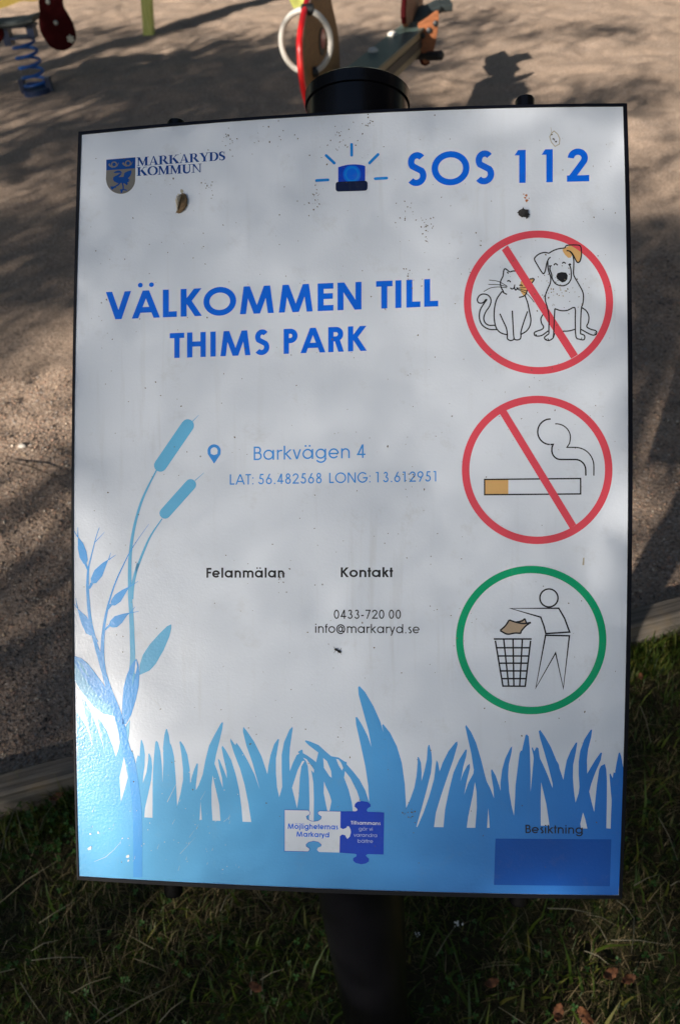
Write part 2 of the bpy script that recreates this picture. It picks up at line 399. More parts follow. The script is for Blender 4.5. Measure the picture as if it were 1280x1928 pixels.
        if ch == 'ö': P += [('poly', arc(.385 + k * .15, .97, .058 + w * .12, .058 + w * .12, 0, 360, 12)[:-1]) for k in (-1, 1)]
    elif ch == 'g': W_ = .79; P = [ring(.385, r, .385 - h, rr), ('p', [(W_ - h, x)] + [(W_ - h, .02)] + arc(.40, .02, .39 - h, .30 - h * .5, 0, -155))]
    elif ch == 'r': W_ = .36; P = [line(h, 0, h, x), ('p', arc(.30 + h * .6, .42, .30, .31 - h, 158, 78, 8))]
    elif ch == 'k': W_ = .60; P = [line(h, 0, h, 1.02), diag(h + w * .3, .36, W_ - h * 1.4, x, w), diag(h + w * .8, .44, W_ - h * 1.2, 0, w)]
    elif ch == 'v': W_ = .62; P = [diag(h * 1.05, x, W_ / 2, 0, w), diag(W_ - h * 1.05, x, W_ / 2, 0, w)]
    elif ch == 'y': W_ = .64; P = [diag(h * 1.05, x, W_ / 2 + .02, .0, w), diag(W_ - h * 1.05, x, .12 + h, -.28, w)]
    elif ch == 'e': W_ = .77; P = [('p', [(.77 - h, r - .01)] + arc(.385, r, .385 - h, rr, 2, 322)), line(w * .9, r - .01, .77 - w * .6, r - .01)]
    elif ch in 'nh': W_ = .64; P = [line(h, 0, h, x if ch == 'n' else 1.02), ('p', arc(.32, x - .31 + 0, .32 - h, .32 - h, 170, 0) + [(W_ - h, 0)])]
    elif ch == 'm': W_ = 1.04; P = [line(h, 0, h, x)] + [('p', arc(c_, x - .26, .26 + h * .2 - h * .6, .27 - h, 172, 0) + [(c_ + .26 + h * .2 - h * .6, 0)]) for c_ in (.285, .285 + .52 - h * .7)]
    elif ch == 'l': W_ = w; P = [line(h, 0, h, 1.02)]
    elif ch in 'ij':
        W_ = w; P = [line(h, 0 if ch == 'i' else -.26, h, x), ('poly', arc(h, .95, max(h * 1.15, .06), max(h * 1.15, .06), 0, 360, 12)[:-1])]
    elif ch == 't': W_ = .32; P = [line(.16, 0, .16, .98), line(0, x - h, .32, x - h)]
    elif ch == 'f': W_ = .32; P = [('p', [(.14, 0), (.14, .82)] + arc(.14 + .16, .84, .16, .18 - h, 180, 100, 6)), line(0, x - h, .32, x - h)]
    elif ch == 's': W_ = .38; P = [('p', arc(.20, x - .18 + .005, .19 - h, .185 - h, 40, 225) + arc(.19, .195, .19 - h, .205 - h, 45, -140))]
    elif ch == '@': W_ = 1.0; P = [('p', arc(.5, .42, .5 - h, .55 - h, -55, 300, 30)), ring(.48, .42, .22, .26), ('p', [(.72, .66), (.66, .25)] + arc(.78, .26, .12, .10, 180, 330, 6))]
    elif ch == '.': W_ = .13 + w * .4; P = [('poly', arc(W_ / 2, .06, .055 + w * .15, .055 + w * .15, 0, 360, 12)[:-1])]
    elif ch == ':': W_ = .13; P = [('poly', arc(W_ / 2, y_, .065, .065, 0, 360, 12)[:-1]) for y_ in (.06, .62)]
    elif ch == '-': W_ = .30; P = [line(0, .36, .30, .36)]
    else: raise ValueError(ch)
    return W_, P

BL = dict.fromkeys('OSGaoedgqö@cä', .05); BL.update(dict.fromkeys('VAÄYTvyt', .02)); BR = dict.fromkeys('OSPBRGeoöbsr', .05); BR.update(dict.fromkeys('VAÄYTKkvyLEFtr', .02)); BL.update({'f': .02}); BR['f'] = .0; BR['L'] = .05; BR['E'] = .06; BR['F'] = .02
def placed(ch, w):
    W_, P = glyph(ch, w)
    if ch.isdigit():
        off = (.66 - W_) / 2 if ch != '1' else .02; mv = lambda q: (q[0] + off, q[1])
        P = [(p[0], [mv(q) for q in p[1]]) + tuple(p[2:]) for p in P]; return .66, P, .05, .05
    return W_, P, BL.get(ch, .09), BR.get(ch, .09)
def serif(ch):
    """bold book serif used by the municipal name: thick stems, hair lines, bracketed feet"""
    TK, TN, S = .215, .085, .055
    def st_(x0, wd, y0=0, y1=1): return ('poly', [(x0, y0), (x0 + wd, y0), (x0 + wd, y1), (x0, y1)])
    def sf(x0, x1, y): return ('poly', [(x0, y), (x1, y), (x1, y + S), (x0, y + S)])
    P = []
    if ch == 'M':
        W_ = 1.12; P = [st_(.11, TN), st_(W_ - .13 - TK, TK), ('poly', [(.06, 1), (.28, 1), (.60, .2), (.53, 0)]), ('poly', [(.50, .0), (.56, .0), (.90, 1), (.80, 1)]), sf(0, .28, 0), sf(W_ - .42, W_, 0), sf(0, .28, 1 - S), sf(W_ - .32, W_, 1 - S)]
    elif ch == 'A':
        W_ = .95; P = [('poly', [(.10, 0), (.17, 0), (.47, .92), (.43, 1.02)]), ('poly', [(.62, 0), (.87, 0), (.51, 1.02), (.43, 1.02)]), ('poly', [(.26, .30), (.66, .30), (.65, .36), (.27, .36)]), sf(0, .28, 0), sf(.54, W_, 0)]
    elif ch in 'RKYDSOUN':
        W_ = {'R': .95, 'K': 1.0, 'Y': .92, 'D': .92, 'S': .62, 'O': .98, 'U': .92, 'N': .93}[ch]
        if ch in 'RKD': P += [st_(.10, TK), sf(0, .40, 0), sf(0, .38, 1 - S)]
        if ch == 'R': P += [('p2', [(.28, .97)] + arc(.45, .74, .19, .235, 90, -90) + [(.28, .50)], [.05, .06] + [.06 + .13 * math.sin(rad(i * 12)) for i in range(16)] + [.05]), ('poly', [(.36, .50), (.58, .50), (.96, 0), (.70, 0)])]
        if ch == 'K': P += [('poly', [(.28, .42), (.28, .50), (.72, 1), (.80, 1)]), ('poly', [(.36, .55), (.52, .70), (.99, 0), (.72, 0)]), sf(.60, .95, 1 - S), sf(.62, W_ + .02, 0)]
        if ch == 'D': P += [('p2', [(.28, .97)] + arc(.42, .5, .36, .47, 90, -90) + [(.28, .03)], [.05, .06] + [.06 + .15 * math.sin(rad(i * 12)) for i in range(16)] + [.05])]
        if ch == 'Y': P += [st_(.38, TK, 0, .45), ('poly', [(.06, 1), (.30, 1), (.56, .46), (.38, .42)]), ('poly', [(.75, 1), (.82, 1), (.56, .42), (.48, .46)]), sf(.26, .70, 0), sf(0, .38, 1 - S), sf(.62, W_, 1 - S)]
        if ch == 'S': pts = arc(.31, .745, .19, .22, 35, 215) + arc(.31, .265, .21, .23, 40, -145); n = len(pts); P += [('p2', pts, [.07 + .14 * math.sin(math.pi * i / (n - 1)) ** 2 for i in range(n)]), st_(.50, .05, .66, .98), st_(.06, .05, .02, .34)]
        if ch == 'O': pts = arc(.49, .5, .38, .475, 0, 360, 36); P += [('p2', pts, [.06 + .15 * abs(math.cos(rad(i * 10))) for i in range(37)])]
        if ch == 'U': P += [('p2', [(.21, 1), (.21, .35)] + arc(.47, .32, .26, .29, 180, 360) + [(.73, 1)], [TK, TK] + [TK - .11 * i / 15 for i in range(16)] + [TN]), sf(0, .40, 1 - S), sf(.58, W_ - .02, 1 - S)]
        if ch == 'N': P += [st_(.13, TN), st_(W_ - .18, TN), ('poly', [(.05, 1), (.27, 1), (W_ - .125, .0), (W_ - .18, .0), ]), sf(0, .30, 0), sf(0, .25, 1 - S), sf(W_ - .32, W_, 1 - S)]
    return W_, P

def offset_strip(pts, ws, closed=False):
    pts = [np.array(p, float) for p in pts]; n = len(pts); L = []; R_ = []
    for i in range(n):
        a_ = pts[i - 1] if (closed or i > 0) else None; b_ = pts[(i + 1) % n] if (closed or i < n - 1) else None
        d1 = (pts[i] - a_) if a_ is not None else (b_ - pts[i]); d2 = (b_ - pts[i]) if b_ is not None else d1
        d1 = d1 / (np.linalg.norm(d1) + 1e-12); d2 = d2 / (np.linalg.norm(d2) + 1e-12)
        n1 = np.array([-d1[1], d1[0]]); n2 = np.array([-d2[1], d2[0]]); m = n1 + n2; q = np.linalg.norm(m)
        m = n1 if q < .2 else m / q; k = 1 / max(.45, float(m @ n1)); hw = ws[i] / 2
        L.append(pts[i] + m * hw * k); R_.append(pts[i] - m * hw * k)
    return L, R_

# ------------------------------------------------------------------ panel frame and print
D0 = FPX * .5 / 1022
def lam_plate(px, py, h=0.0):
    v = v_px(px, py); p0 = np.array([0, 0, D0]) + PN * h
    return v * (float(PN @ p0) / float(PN @ v))
c0 = lam_plate(660, 950)
e1 = np.array([17176.0, -149, -1470]); e1 -= (e1 @ PN) * PN; e1 /= np.linalg.norm(e1)
e2 = np.cross(PN, e1)              # up on the panel
if e2[1] > 0: e2 = -e2
PO = CAM + M3 @ c0; E1 = M3 @ e1; E2 = M3 @ e2; E3 = M3 @ PN
def PL(px, py, h=0.0):
    d = lam_plate(px, py) - c0
    return (float(d @ e1), float(d @ e2), h)
MPX = 1 / 2044.0                   # metres per photo pixel on the panel
panel_mx = Matrix.Translation(PO) @ Matrix((E1, E2, E3)).transposed().to_4x4()

class Art:
    """flat print: shapes given in photo pixels are carried onto the panel"""
    def __init__(s, level): s.v = []; s.f = []; s.mi = []; s.h = .00006 + level * .00007; s.k = 0; s._cm = 0
    @property
    def cm(s): return s._cm
    @cm.setter
    def cm(s, v):
        if v != s._cm and s.k: s.h += 5.5e-5; s.k = 0
        s._cm = v
    def _h(s): s.k += 1; return s.h + 6e-6 * (s.k % 9)
    def quadstrip(s, L, R_, closed=False):
        h = s._h(); o = len(s.v); n = len(L)
        for a_, b_ in zip(L, R_): s.v.append(PL(*a_, h)); s.v.append(PL(*b_, h))
        for i in range(n if closed else n - 1):
            j = (i + 1) % n; s._face((o + 2 * i, o + 2 * i + 1, o + 2 * j + 1, o + 2 * j))
    def _face(s, idx):
        A = 0
        for i in range(len(idx)):
            a_, b_ = s.v[idx[i]], s.v[idx[(i + 1) % len(idx)]]; A += a_[0] * b_[1] - a_[1] * b_[0]
        s.f.append(tuple(idx) if A > 0 else tuple(reversed(idx))); s.mi.append(s.cm)
    def poly(s, pts):
        h = s._h(); o = len(s.v); s.v += [PL(*p, h) for p in pts]
        del s.v[o:]
        cv, _, ct, *_r = delaunay_2d_cdt([Vector(p) for p in pts], [(i, (i + 1) % len(pts)) for i in range(len(pts))], [], 1, 1e-4)
        s.v += [PL(p[0], p[1], h) for p in cv]
        for t in ct: s._face(tuple(o + i for i in t))
    def stroke(s, pts, w, closed=False):
        if not hasattr(w, '__len__'): w = [w] * len(pts)
        L, R_ = offset_strip(pts, w, closed); s.quadstrip(L, R_, closed)
    def capstroke(s, p, q, w):
        p = np.array(p, float); q = np.array(q, float); d = q - p; a0 = math.degrees(math.atan2(d[1], d[0]))
        s.poly(arc(*q, w / 2, w / 2, a0 - 90, a0 + 90, 8) + arc(*p, w / 2, w / 2, a0 + 90, a0 + 270, 8))
    def ring(s, cx, cy, rx, ry, w): s.stroke(arc(cx, cy, rx, ry, 0, 360, 96)[:-1], w, True)
    def text(s, txt, p0, p1, cap, w=.1, track=.10, font='sans', space=.34):
        """baseline from p0 to p1 in photo pixels, capital height cap"""
        lay = []; x = 0
        for ch in txt:
            if ch == ' ': x += space; continue
            if font == 'sans':
                W_, P, l_, r_ = placed(ch, w); x += l_ if lay else 0; lay.append((x, P)); x += W_; end = x; x += r_ + track - .10
            else: W_, P = serif(ch); lay.append((x, P)); x += W_; end = x; x += track
        tot = end; ex = (np.array(p1, float) - np.array(p0)) / tot; ey = np.array([.02 * cap * 0, -cap])
        T_ = lambda q, xo: tuple(np.array(p0, float) + ex * (q[0] + xo) + ey * q[1])
        for xo, P in lay:
            for pr in P:
                if pr[0] == 'poly': s.poly([T_(q, xo) for q in pr[1]])
                elif pr[0] in ('p', 'c'):
                    L, R_ = offset_strip(pr[1], [w] * len(pr[1]), pr[0] == 'c'); s.quadstrip([T_(q, xo) for q in L], [T_(q, xo) for q in R_], pr[0] == 'c')
                else:
                    ws = list(pr[2]); n = len(pr[1]); ws = (ws + [ws[-1]] * n)[:n]
                    L, R_ = offset_strip(pr[1], ws); s.quadstrip([T_(q, xo) for q in L], [T_(q, xo) for q in R_])
    def build(s, name, mats, parent):
        me = bpy.data.meshes.new(name); me.from_pydata(s.v, [], s.f); me.update()
        o = link(name, me, mats, parent); me.polygons.foreach_set('material_index', s.mi); return o
def crop(x0, y0, sc): return lambda pts: [(x0 + x * sc, y0 + y * sc) for x, y in pts]
def smooth(pts, n=4):
    """catmull-rom through open list"""
    out = []; P = [np.array(p, float) for p in pts]; P = [2 * P[0] - P[1]] + P + [2 * P[-1] - P[-2]]
    for i in range(1, len(P) - 2):
        for k in range(n):
            t = k / n; a_, b_, c_, d_ = P[i - 1:i + 3]
            out.append(tuple(.5 * (2 * b_ + (c_ - a_) * t + (2 * a_ - 5 * b_ + 4 * c_ - d_) * t * t + (3 * b_ - a_ - 3 * c_ + d_) * t ** 3)))
    out.append(tuple(P[-2])); return out

def vinyl(name, col, col2=None, grime=.13):
    """glossy textured laminate over print"""
    a = N(name)
    base = tuple(col[:3])
    if col2 is not None:
        sx = a.n('ShaderNodeSeparateXYZ'); a.l(a.coord(), sx.inputs[0])
        f = a.math('ADD', a.math('MULTIPLY', sx.outputs[0], 2.2), .36)
        f = a.math('ADD', f, a.math('MULTIPLY', a.math('ADD', sx.outputs[1], .33), -.9))
        base = a.mix(a.ramp(f, [(.0, (0, 0, 0)), (1, (1, 1, 1))]), base, tuple(col2[:3]))
    dirt = a.ramp(a.noise(26, 8, .75), [(.56, (0, 0, 0)), (.80, (1, 1, 1))])
    film = a.ramp(a.noise(7, 5, .6), [(.3, (0, 0, 0)), (.9, (1, 1, 1))])
    c = a.mix(a.math('MULTIPLY', dirt, grime), base, (.30, .27, .21))
    c = a.mix(a.math('MULTIPLY', film, grime * .22), c, (.36, .34, .30))
    mp = a.n('ShaderNodeMapping'); mp.inputs['Scale'].default_value = (75, 5, 5); a.l(a.coord(), mp.inputs['Vector'])
    runs = a.math('MULTIPLY', a.ramp(a.noise(1.0, 4, .6, mp.outputs[0]), [(.56, (0, 0, 0)), (.78, (1, 1, 1))]), a.ramp(a.noise(4.5, 2), [(.42, (0, 0, 0)), (.62, (1, 1, 1))]))
    c = a.mix(a.math('MULTIPLY', runs, grime * .8), c, (.33, .31, .26))
    sp = a.n('ShaderNodeTexVoronoi'); sp.inputs['Scale'].default_value = 150; a.l(a.coord(), sp.inputs['Vector'])
    sc = a.n('ShaderNodeSeparateColor'); a.l(sp.outputs['Color'], sc.inputs[0])
    dot = a.math('MULTIPLY', a.math('LESS_THAN', sp.outputs['Distance'], a.math('MULTIPLY', sc.outputs[1], .13)), a.math('GREATER_THAN', sc.outputs[0], .93))
    c = a.mix(a.math('MULTIPLY', dot, .6), c, (.10, .085, .06))
    a.set(Base_Color=c, Roughness=a.ramp(film, [(0, (.21, .21, .21)), (1, (.28, .28, .28))]), Specular_IOR_Level=.29)
    n1 = a.bump(a.noise(420, 2, .5), .22, .0006)
    a.bump(a.noise(60, 2, .5), .05, .002, n1)
    return a.m
V_white = vinyl('white_laminate', (.69, .745, .83), grime=.28)
V_blue = vinyl('print_blue', (.0, .135, .78)); V_lightblue = vinyl('print_light_blue', (.05, .29, .76))
V_black = vinyl('print_black', (.018, .018, .020)); V_red = vinyl('print_red', (.72, .075, .105)); V_green = vinyl('print_green', (.0, .34, .145))
V_tan = vinyl('print_tan', (.66, .40, .15)); V_sand = vinyl('print_beige', (.42, .32, .22)); V_line = vinyl('print_dark_line', (.018, .018, .02))
V_grass = vinyl('print_grass_blue', (.11, .44, .78), (.003, .13, .62)); V_reed = vinyl('print_reed_blue', (.13, .46, .74)); V_plant = vinyl('print_plant_blue', (.07, .36, .82))
V_deep = vinyl('print_deep_blue', (.004, .05, .52)); V_crestblue = vinyl('print_crest_blue', (.004, .055, .27)); V_crestgrey = vinyl('print_crest_grey', (.17, .165, .15))
V_navy = vinyl('print_navy', (.004, .01, .045)); V_beam = vinyl('print_beacon_blue', (.0, .22, .78)); V_ray = vinyl('print_ray_blue', (.008, .24, .72))
V_wline = vinyl('print_pale_blue', (.45, .55, .80))
M_black = plain('black_powder_coat', (.003, .003, .0045), .25, var=.25, bump=.04, bscale=700, spec=.3)
M_navy = plain('black_frame_edge', (.003, .0035, .008), .5, var=.3, bump=.08, bscale=500, spec=.25)

base_xy = None
def quad_edge(ts, vals, t): return np.polyval(np.polyfit(ts, vals, 2), t)
def outline(L, T_, Rr, B, n=14):
    """closed outline from four slightly bowed sides; each side is (param list, value list)"""
    pts = []
    for t in np.linspace(0, 1, n, endpoint=False): x = T_[0][0] + (T_[0][-1] - T_[0][0]) * t; pts.append((x, quad_edge(*T_, x)))
    for t in np.linspace(0, 1, n, endpoint=False): y = Rr[0][0] + (Rr[0][-1] - Rr[0][0]) * t; pts.append((quad_edge(*Rr, y), y))
    for t in np.linspace(0, 1, n, endpoint=False): x = B[0][-1] + (B[0][0] - B[0][-1]) * t; pts.append((x, quad_edge(*B, x)))
    for t in np.linspace(0, 1, n, endpoint=False): y = L[0][-1] + (L[0][0] - L[0][-1]) * t; pts.append((quad_edge(*L, y), y))
    return pts
inner = outline(([254, 950, 1650], [154.5, 139.5, 149.5]), ([154.5, 640, 1172], [254, 216, 201]), ([201, 850, 1686], [1172, 1181.5, 1164]), ([149.5, 620, 1164], [1650, 1673.5, 1686]))
outer = outline(([248.5, 950, 1656], [148.5, 135.5, 146]), ([148.5, 640, 1179.5], [248.5, 210.5, 195]), ([195, 850, 1692], [1179.5, 1190, 1170]), ([146, 620, 1170], [1656, 1681, 1692]))

# the post: upright steel tube that leans back behind the panel; foot on the lawn
def ploc(px, py, h): u, v, _ = PL(px, py); return Vector((u, v, h))
RT = .0498
top = panel_mx @ ploc(666, 118, -.055); low = panel_mx @ ploc(652, 1560, -.055)
axd = (top - low).normalized()
foot = Vector((low.x, low.y, -.03)) 
knee = Vector(low); bend = []
for i in range(9):
    t = i / 8; p0 = knee - Vector((0, 0, .12)); p1 = knee; p2 = knee + axd * .12
    bend.append(tuple((1 - t) ** 2 * p0 + 2 * t * (1 - t) * p1 + t * t * p2))
sign = thing('information_sign', 'white park information sign with blue lettering on a black steel post', 'sign', (foot.x, foot.y, 0))
org = Vector((foot.x, foot.y, 0))
mb = MB(); mb.tube([(foot.x, foot.y, -.15), (foot.x, foot.y, .3)] + bend + [tuple(top - axd * .014)], RT, 48, True); mb.build('post', M_black, sign, True, org)
mb = MB(); mb.tube([tuple(top - axd * .0132), tuple(top - axd * .0131), tuple(top - axd * .002), tuple(top)], [RT * .5, RT + .0016, RT + .0016, RT - .001], 48, True); mb.build('post_cap', M_black, sign, True, org)
def pp(name, bld, mat, smooth_=True):
    o = bld.build(name, mat, sign, smooth_); o.matrix_local = Matrix.Translation(-org) @ panel_mx; return o
for (xt, yt, yb, xb) in ((321, 208, 1704, 315), (994, 162, 1722, 982)):
    mb = MB(); a_ = ploc(xt, yt, -.020); b_ = ploc(xb, yb, -.020); d = (a_ - b_).normalized()
    mb.tube([b_, b_ + d * .002, a_ - d * .003, a_ - d * .0008, a_], [.0076, .0088, .0088, .0076, .004], 24); pp('mounting_rail', mb, M_black)
for yy in (520, 1350):
    mb = MB(); mb.bevbox(ploc(660, yy, -.036), (.18, 0, 0), (0, .016, 0), (0, 0, .007), .002); pp('mounting_bracket', mb, M_black, False)
# frame ring and panel
mb = MB(); n = len(inner); P = []
for pts, h in ((outer, -.012), (outer, .0006), (inner, .0012), (inner, -.008)): P += [PL(*p, h) for p in pts]
F = []
for r_ in range(3):
    for k in range(n): F.append((r_ * n + k, r_ * n + (k + 1) % n, (r_ + 1) * n + (k + 1) % n, (r_ + 1) * n + k))
F.append(tuple(range(n))); mb.add(P, F); pp('frame', mb, M_navy, False)
mb = MB(); cxm, cym = 660, 945
grow = [(x + (x - cxm) / math.hypot(x - cxm, y - cym) * .8, y + (y - cym) / math.hypot(x - cxm, y - cym) * .8) for x, y in inner]
P = [PL(*p, 0) for p in grow] + [PL(*p, -.003) for p in grow]
tri = tessellate_polygon([[Vector((x, y, 0)) for x, y in grow]])
mb.add(P, [tuple(t) for t in tri] + [tuple(n + i for i in t) for t in tri] + [(k, (k + 1) % n, n + (k + 1) % n, n + k) for k in range(n)])
panel = pp('panel', mb, V_white, False)
tag(panel, 'white glossy printed panel with welcome text and pictograms')

# ------------------------------------------------------------------ printed artwork on the panel
def art(name, label, level, mats, fn):
    A_ = Art(level); fn(A_); o = A_.build(name, mats, panel)
    if label: tag(o, label)
    return o
c2 = crop(130, 980, 270 / 1239); c1 = crop(130, 760, .25); c5 = crop(130, 1280, 430 / 1280); c6 = crop(500, 1280, .3125); c7 = crop(820, 1330, 380 / 1280)

g5 = [(40, 180), (62, 205), (100, 265), (132, 370), (135, 388), (130, 350), (122, 305), (95, 200), (78, 118), (79, 107), (88, 110), (105, 140), (140, 220), (180, 330), (200, 400), (220, 530), (227, 572), (224, 530), (210, 450), (190, 350), (165, 235), (163, 222), (168, 218), (182, 235), (215, 290), (245, 370), (264, 432), (278, 390), (295, 310), (325, 310), (335, 340), (348, 400), (355, 395), (363, 415), (376, 470), (380, 440), (388, 422), (397, 430), (400, 380), (404, 337), (409, 337), (420, 367), (427, 420), (425, 480), (417, 540), (415, 578), (435, 520), (445, 450), (446, 414), (452, 412), (463, 440), (468, 490), (462, 560), (445, 640), (427, 720), (423, 771), (469, 773), (470, 560), (476, 440), (485, 350), (491, 341), (500, 350), (513, 400), (522, 480), (525, 578), (530, 460), (528, 380), (535, 310), (545, 275), (551, 276), (561, 310), (567, 355), (574, 365), (580, 385), (590, 430), (600, 560), (607, 708), (625, 640), (640, 560), (640, 500), (630, 410), (620, 347), (626, 343), (645, 370), (665, 420), (678, 500), (680, 582), (690, 540), (703, 500), (717, 468), (724, 470), (722, 510), (712, 590), (712, 618), (728, 590), (750, 530), (765, 450), (785, 370), (815, 310), (850, 247), (860, 235), (864, 242), (860, 275), (845, 340), (825, 420), (816, 470), (832, 510), (850, 570), (863, 605), (858, 550), (843, 490), (835, 441), (845, 450), (870, 510), (886, 552), (883, 510), (865, 430), (856, 380), (860, 368), (880, 395), (910, 450), (935, 530), (955, 620), (968, 720), (973, 795), (1022, 797), (1005, 690), (985, 590), (960, 500), (925, 410), (905, 345), (906, 328), (926, 358), (934, 365), (939, 352), (960, 380), (1000, 450), (1040, 530), (1075, 630), (1099, 750), (1085, 670), (1060, 580), (1030, 470), (995, 370), (975, 290), (977, 262), (1000, 290), (1040, 350), (1080, 430), (1112, 528), (1118, 480), (1130, 420), (1150, 360), (1170, 332), (1178, 333), (1172, 370), (1160, 440), (1160, 520), (1166, 600), (1178, 658), (1195, 600), (1192, 500), (1192, 420), (1205, 350), (1235, 280), (1252, 262), (1254, 270), (1250, 300), (1238, 380), (1235, 440)]
g6 = [(146, 550), (165, 500), (188, 452), (204, 445), (194, 434), (214, 422), (222, 420), (226, 442), (250, 455), (285, 480), (304, 496), (315, 450), (318, 438), (262, 396), (237, 370), (242, 364), (270, 372), (320, 393), (360, 430), (395, 460), (440, 468), (476, 492), (487, 494), (489, 510), (525, 550), (565, 600), (600, 665), (623, 735), (618, 640), (600, 520), (570, 380), (545, 270), (541, 225), (552, 225), (580, 270), (615, 340), (637, 405), (620, 310), (590, 200), (560, 90), (557, 45), (565, 37), (600, 75), (650, 160), (690, 250), (725, 370), (745, 500), (755, 600), (757, 700), (752, 800), (747, 883), (765, 885), (771, 800), (772, 700), (760, 560), (735, 440), (710, 320), (701, 272), (708, 267), (750, 320), (790, 400), (820, 500), (838, 630), (846, 772), (870, 720), (895, 650), (908, 580), (915, 500), (915, 465), (922, 466), (935, 500), (939, 560), (938, 610), (955, 550), (970, 480), (975, 410), (980, 392), (986, 393), (998, 440), (1002, 490), (995, 560), (970, 660), (940, 770), (907, 885), (913, 887), (950, 800), (985, 700), (1013, 600), (1022, 530), (1028, 483), (1038, 500), (1047, 551), (1065, 500), (1100, 430), (1143, 376), (1154, 372), (1155, 390), (1130, 480), (1095, 580), (1055, 700), (1025, 800), (1013, 887), (1070, 888), (1080, 780), (1105, 660), (1130, 560), (1165, 480), (1203, 420), (1211, 420), (1207, 460), (1190, 520), (1180, 575), (1171, 612), (1190, 560), (1213, 517), (1228, 505), (1230, 530), (1210, 610), (1195, 690), (1220, 620), (1250, 565), (1254, 535)]
g7 = [(240, 400), (225, 300), (200, 190), (187, 128), (192, 117), (225, 165), (255, 230), (285, 330), (310, 430), (322, 475), (345, 520), (369, 582), (365, 520), (352, 440), (350, 402), (357, 399), (380, 440), (400, 500), (410, 536), (410, 480), (420, 400), (440, 330), (472, 264), (484, 252), (480, 290), (462, 370), (458, 440), (465, 540), (480, 630), (495, 693), (500, 620), (505, 500), (520, 380), (530, 300), (538, 282), (546, 280), (555, 240), (568, 183), (576, 177), (588, 190), (595, 260), (598, 340), (600, 430), (600, 542), (610, 440), (620, 330), (617, 305), (607, 264), (614, 259), (623, 285), (632, 268), (638, 258), (650, 265), (655, 300), (660, 330), (680, 370), (710, 440), (739, 518), (740, 490), (715, 390), (690, 300), (660, 200), (652, 158), (660, 148), (690, 190), (730, 260), (765, 345), (778, 365), (784, 395), (808, 466), (818, 400), (830, 340), (855, 280), (888, 228), (896, 230), (887, 290), (870, 370), (868, 450), (875, 540), (885, 610), (905, 550), (910, 510), (905, 430), (905, 350), (915, 280), (940, 210), (980, 149), (990, 147), (985, 190), (965, 270), (957, 340), (959, 426), (980, 390), (1010, 340), (1045, 292), (1053, 295), (1045, 340), (1010, 420), (985, 490), (972, 540), (985, 600), (1003, 670), (1010, 600), (1020, 500), (1035, 400), (1045, 378), (1060, 370), (1071, 365), (1080, 400), (1084, 480), (1083, 600), (1080, 773), (1107, 775), (1110, 680), (1114, 600), (1105, 500), (1100, 430), (1106, 425), (1120, 455), (1126, 418), (1135, 422), (1145, 360), (1158, 297), (1166, 291), (1175, 320), (1192, 420)]
def bedge(x): return quad_edge([149.5, 620, 1164], [1650, 1673.5, 1686], x) - .8
def f(A_):
    pts = c5(g5) + c6(g6) + c7(g7)
    pts = [(144.6, pts[0][1])] + pts[1:-1] + [(1176.6, 1470), (1170.5, 1580), (1163.4, 1684.6)]
    pts += [(x, bedge(x)) for x in np.linspace(1150, 152, 22)] + [(149.8, 1648), (147, 1560)]
    A_.poly(pts)
art('printed_grass', 'pale to deep blue printed grass silhouette along the foot of the panel', 0, V_grass, f)
for cr, P in ((c5, [(310, 430), (332, 545), (315, 610), (293, 682), (285, 545)]), (c5, [(738, 680), (745, 785), (733, 785)]), (c5, [(806, 535), (820, 600), (843, 700), (850, 790), (805, 788), (800, 700), (799, 600)]),
                  (c6, [(222, 488), (195, 540), (160, 650), (175, 710), (190, 773), (200, 700), (206, 590), (216, 520), (236, 488)]),
                  (c6, [(243, 488), (225, 468), (248, 478), (292, 540), (290, 560), (275, 543), (288, 620), (291, 720), (290, 850), (262, 850), (265, 740), (262, 600), (255, 520)]),
                  (c6, [(347, 470), (352, 530), (385, 580), (398, 590), (395, 550), (370, 490)]), (c6, [(352, 612), (350, 680), (372, 790), (385, 790), (397, 730), (385, 690), (362, 640)]),
                  (c6, [(425, 476), (440, 515), (460, 546), (467, 530), (455, 500), (440, 480)]), (c6, [(478, 550), (473, 590), (500, 660), (520, 740), (525, 790), (570, 800), (570, 730), (550, 670), (510, 590)]),
                  (c7, [(248, 480), (235, 560), (205, 700), (196, 769), (250, 770), (260, 640), (258, 540)]), (c7, [(332, 645), (325, 769), (341, 770), (337, 700)]), (c7, [(667, 480), (664, 600), (665, 756), (720, 757), (700, 620)]), (c7, [(932, 672), (915, 745), (920, 773), (960, 775), (945, 710)])):
    art('printed_gap', None, 1, V_white, lambda A_: A_.poly(cr(P)))

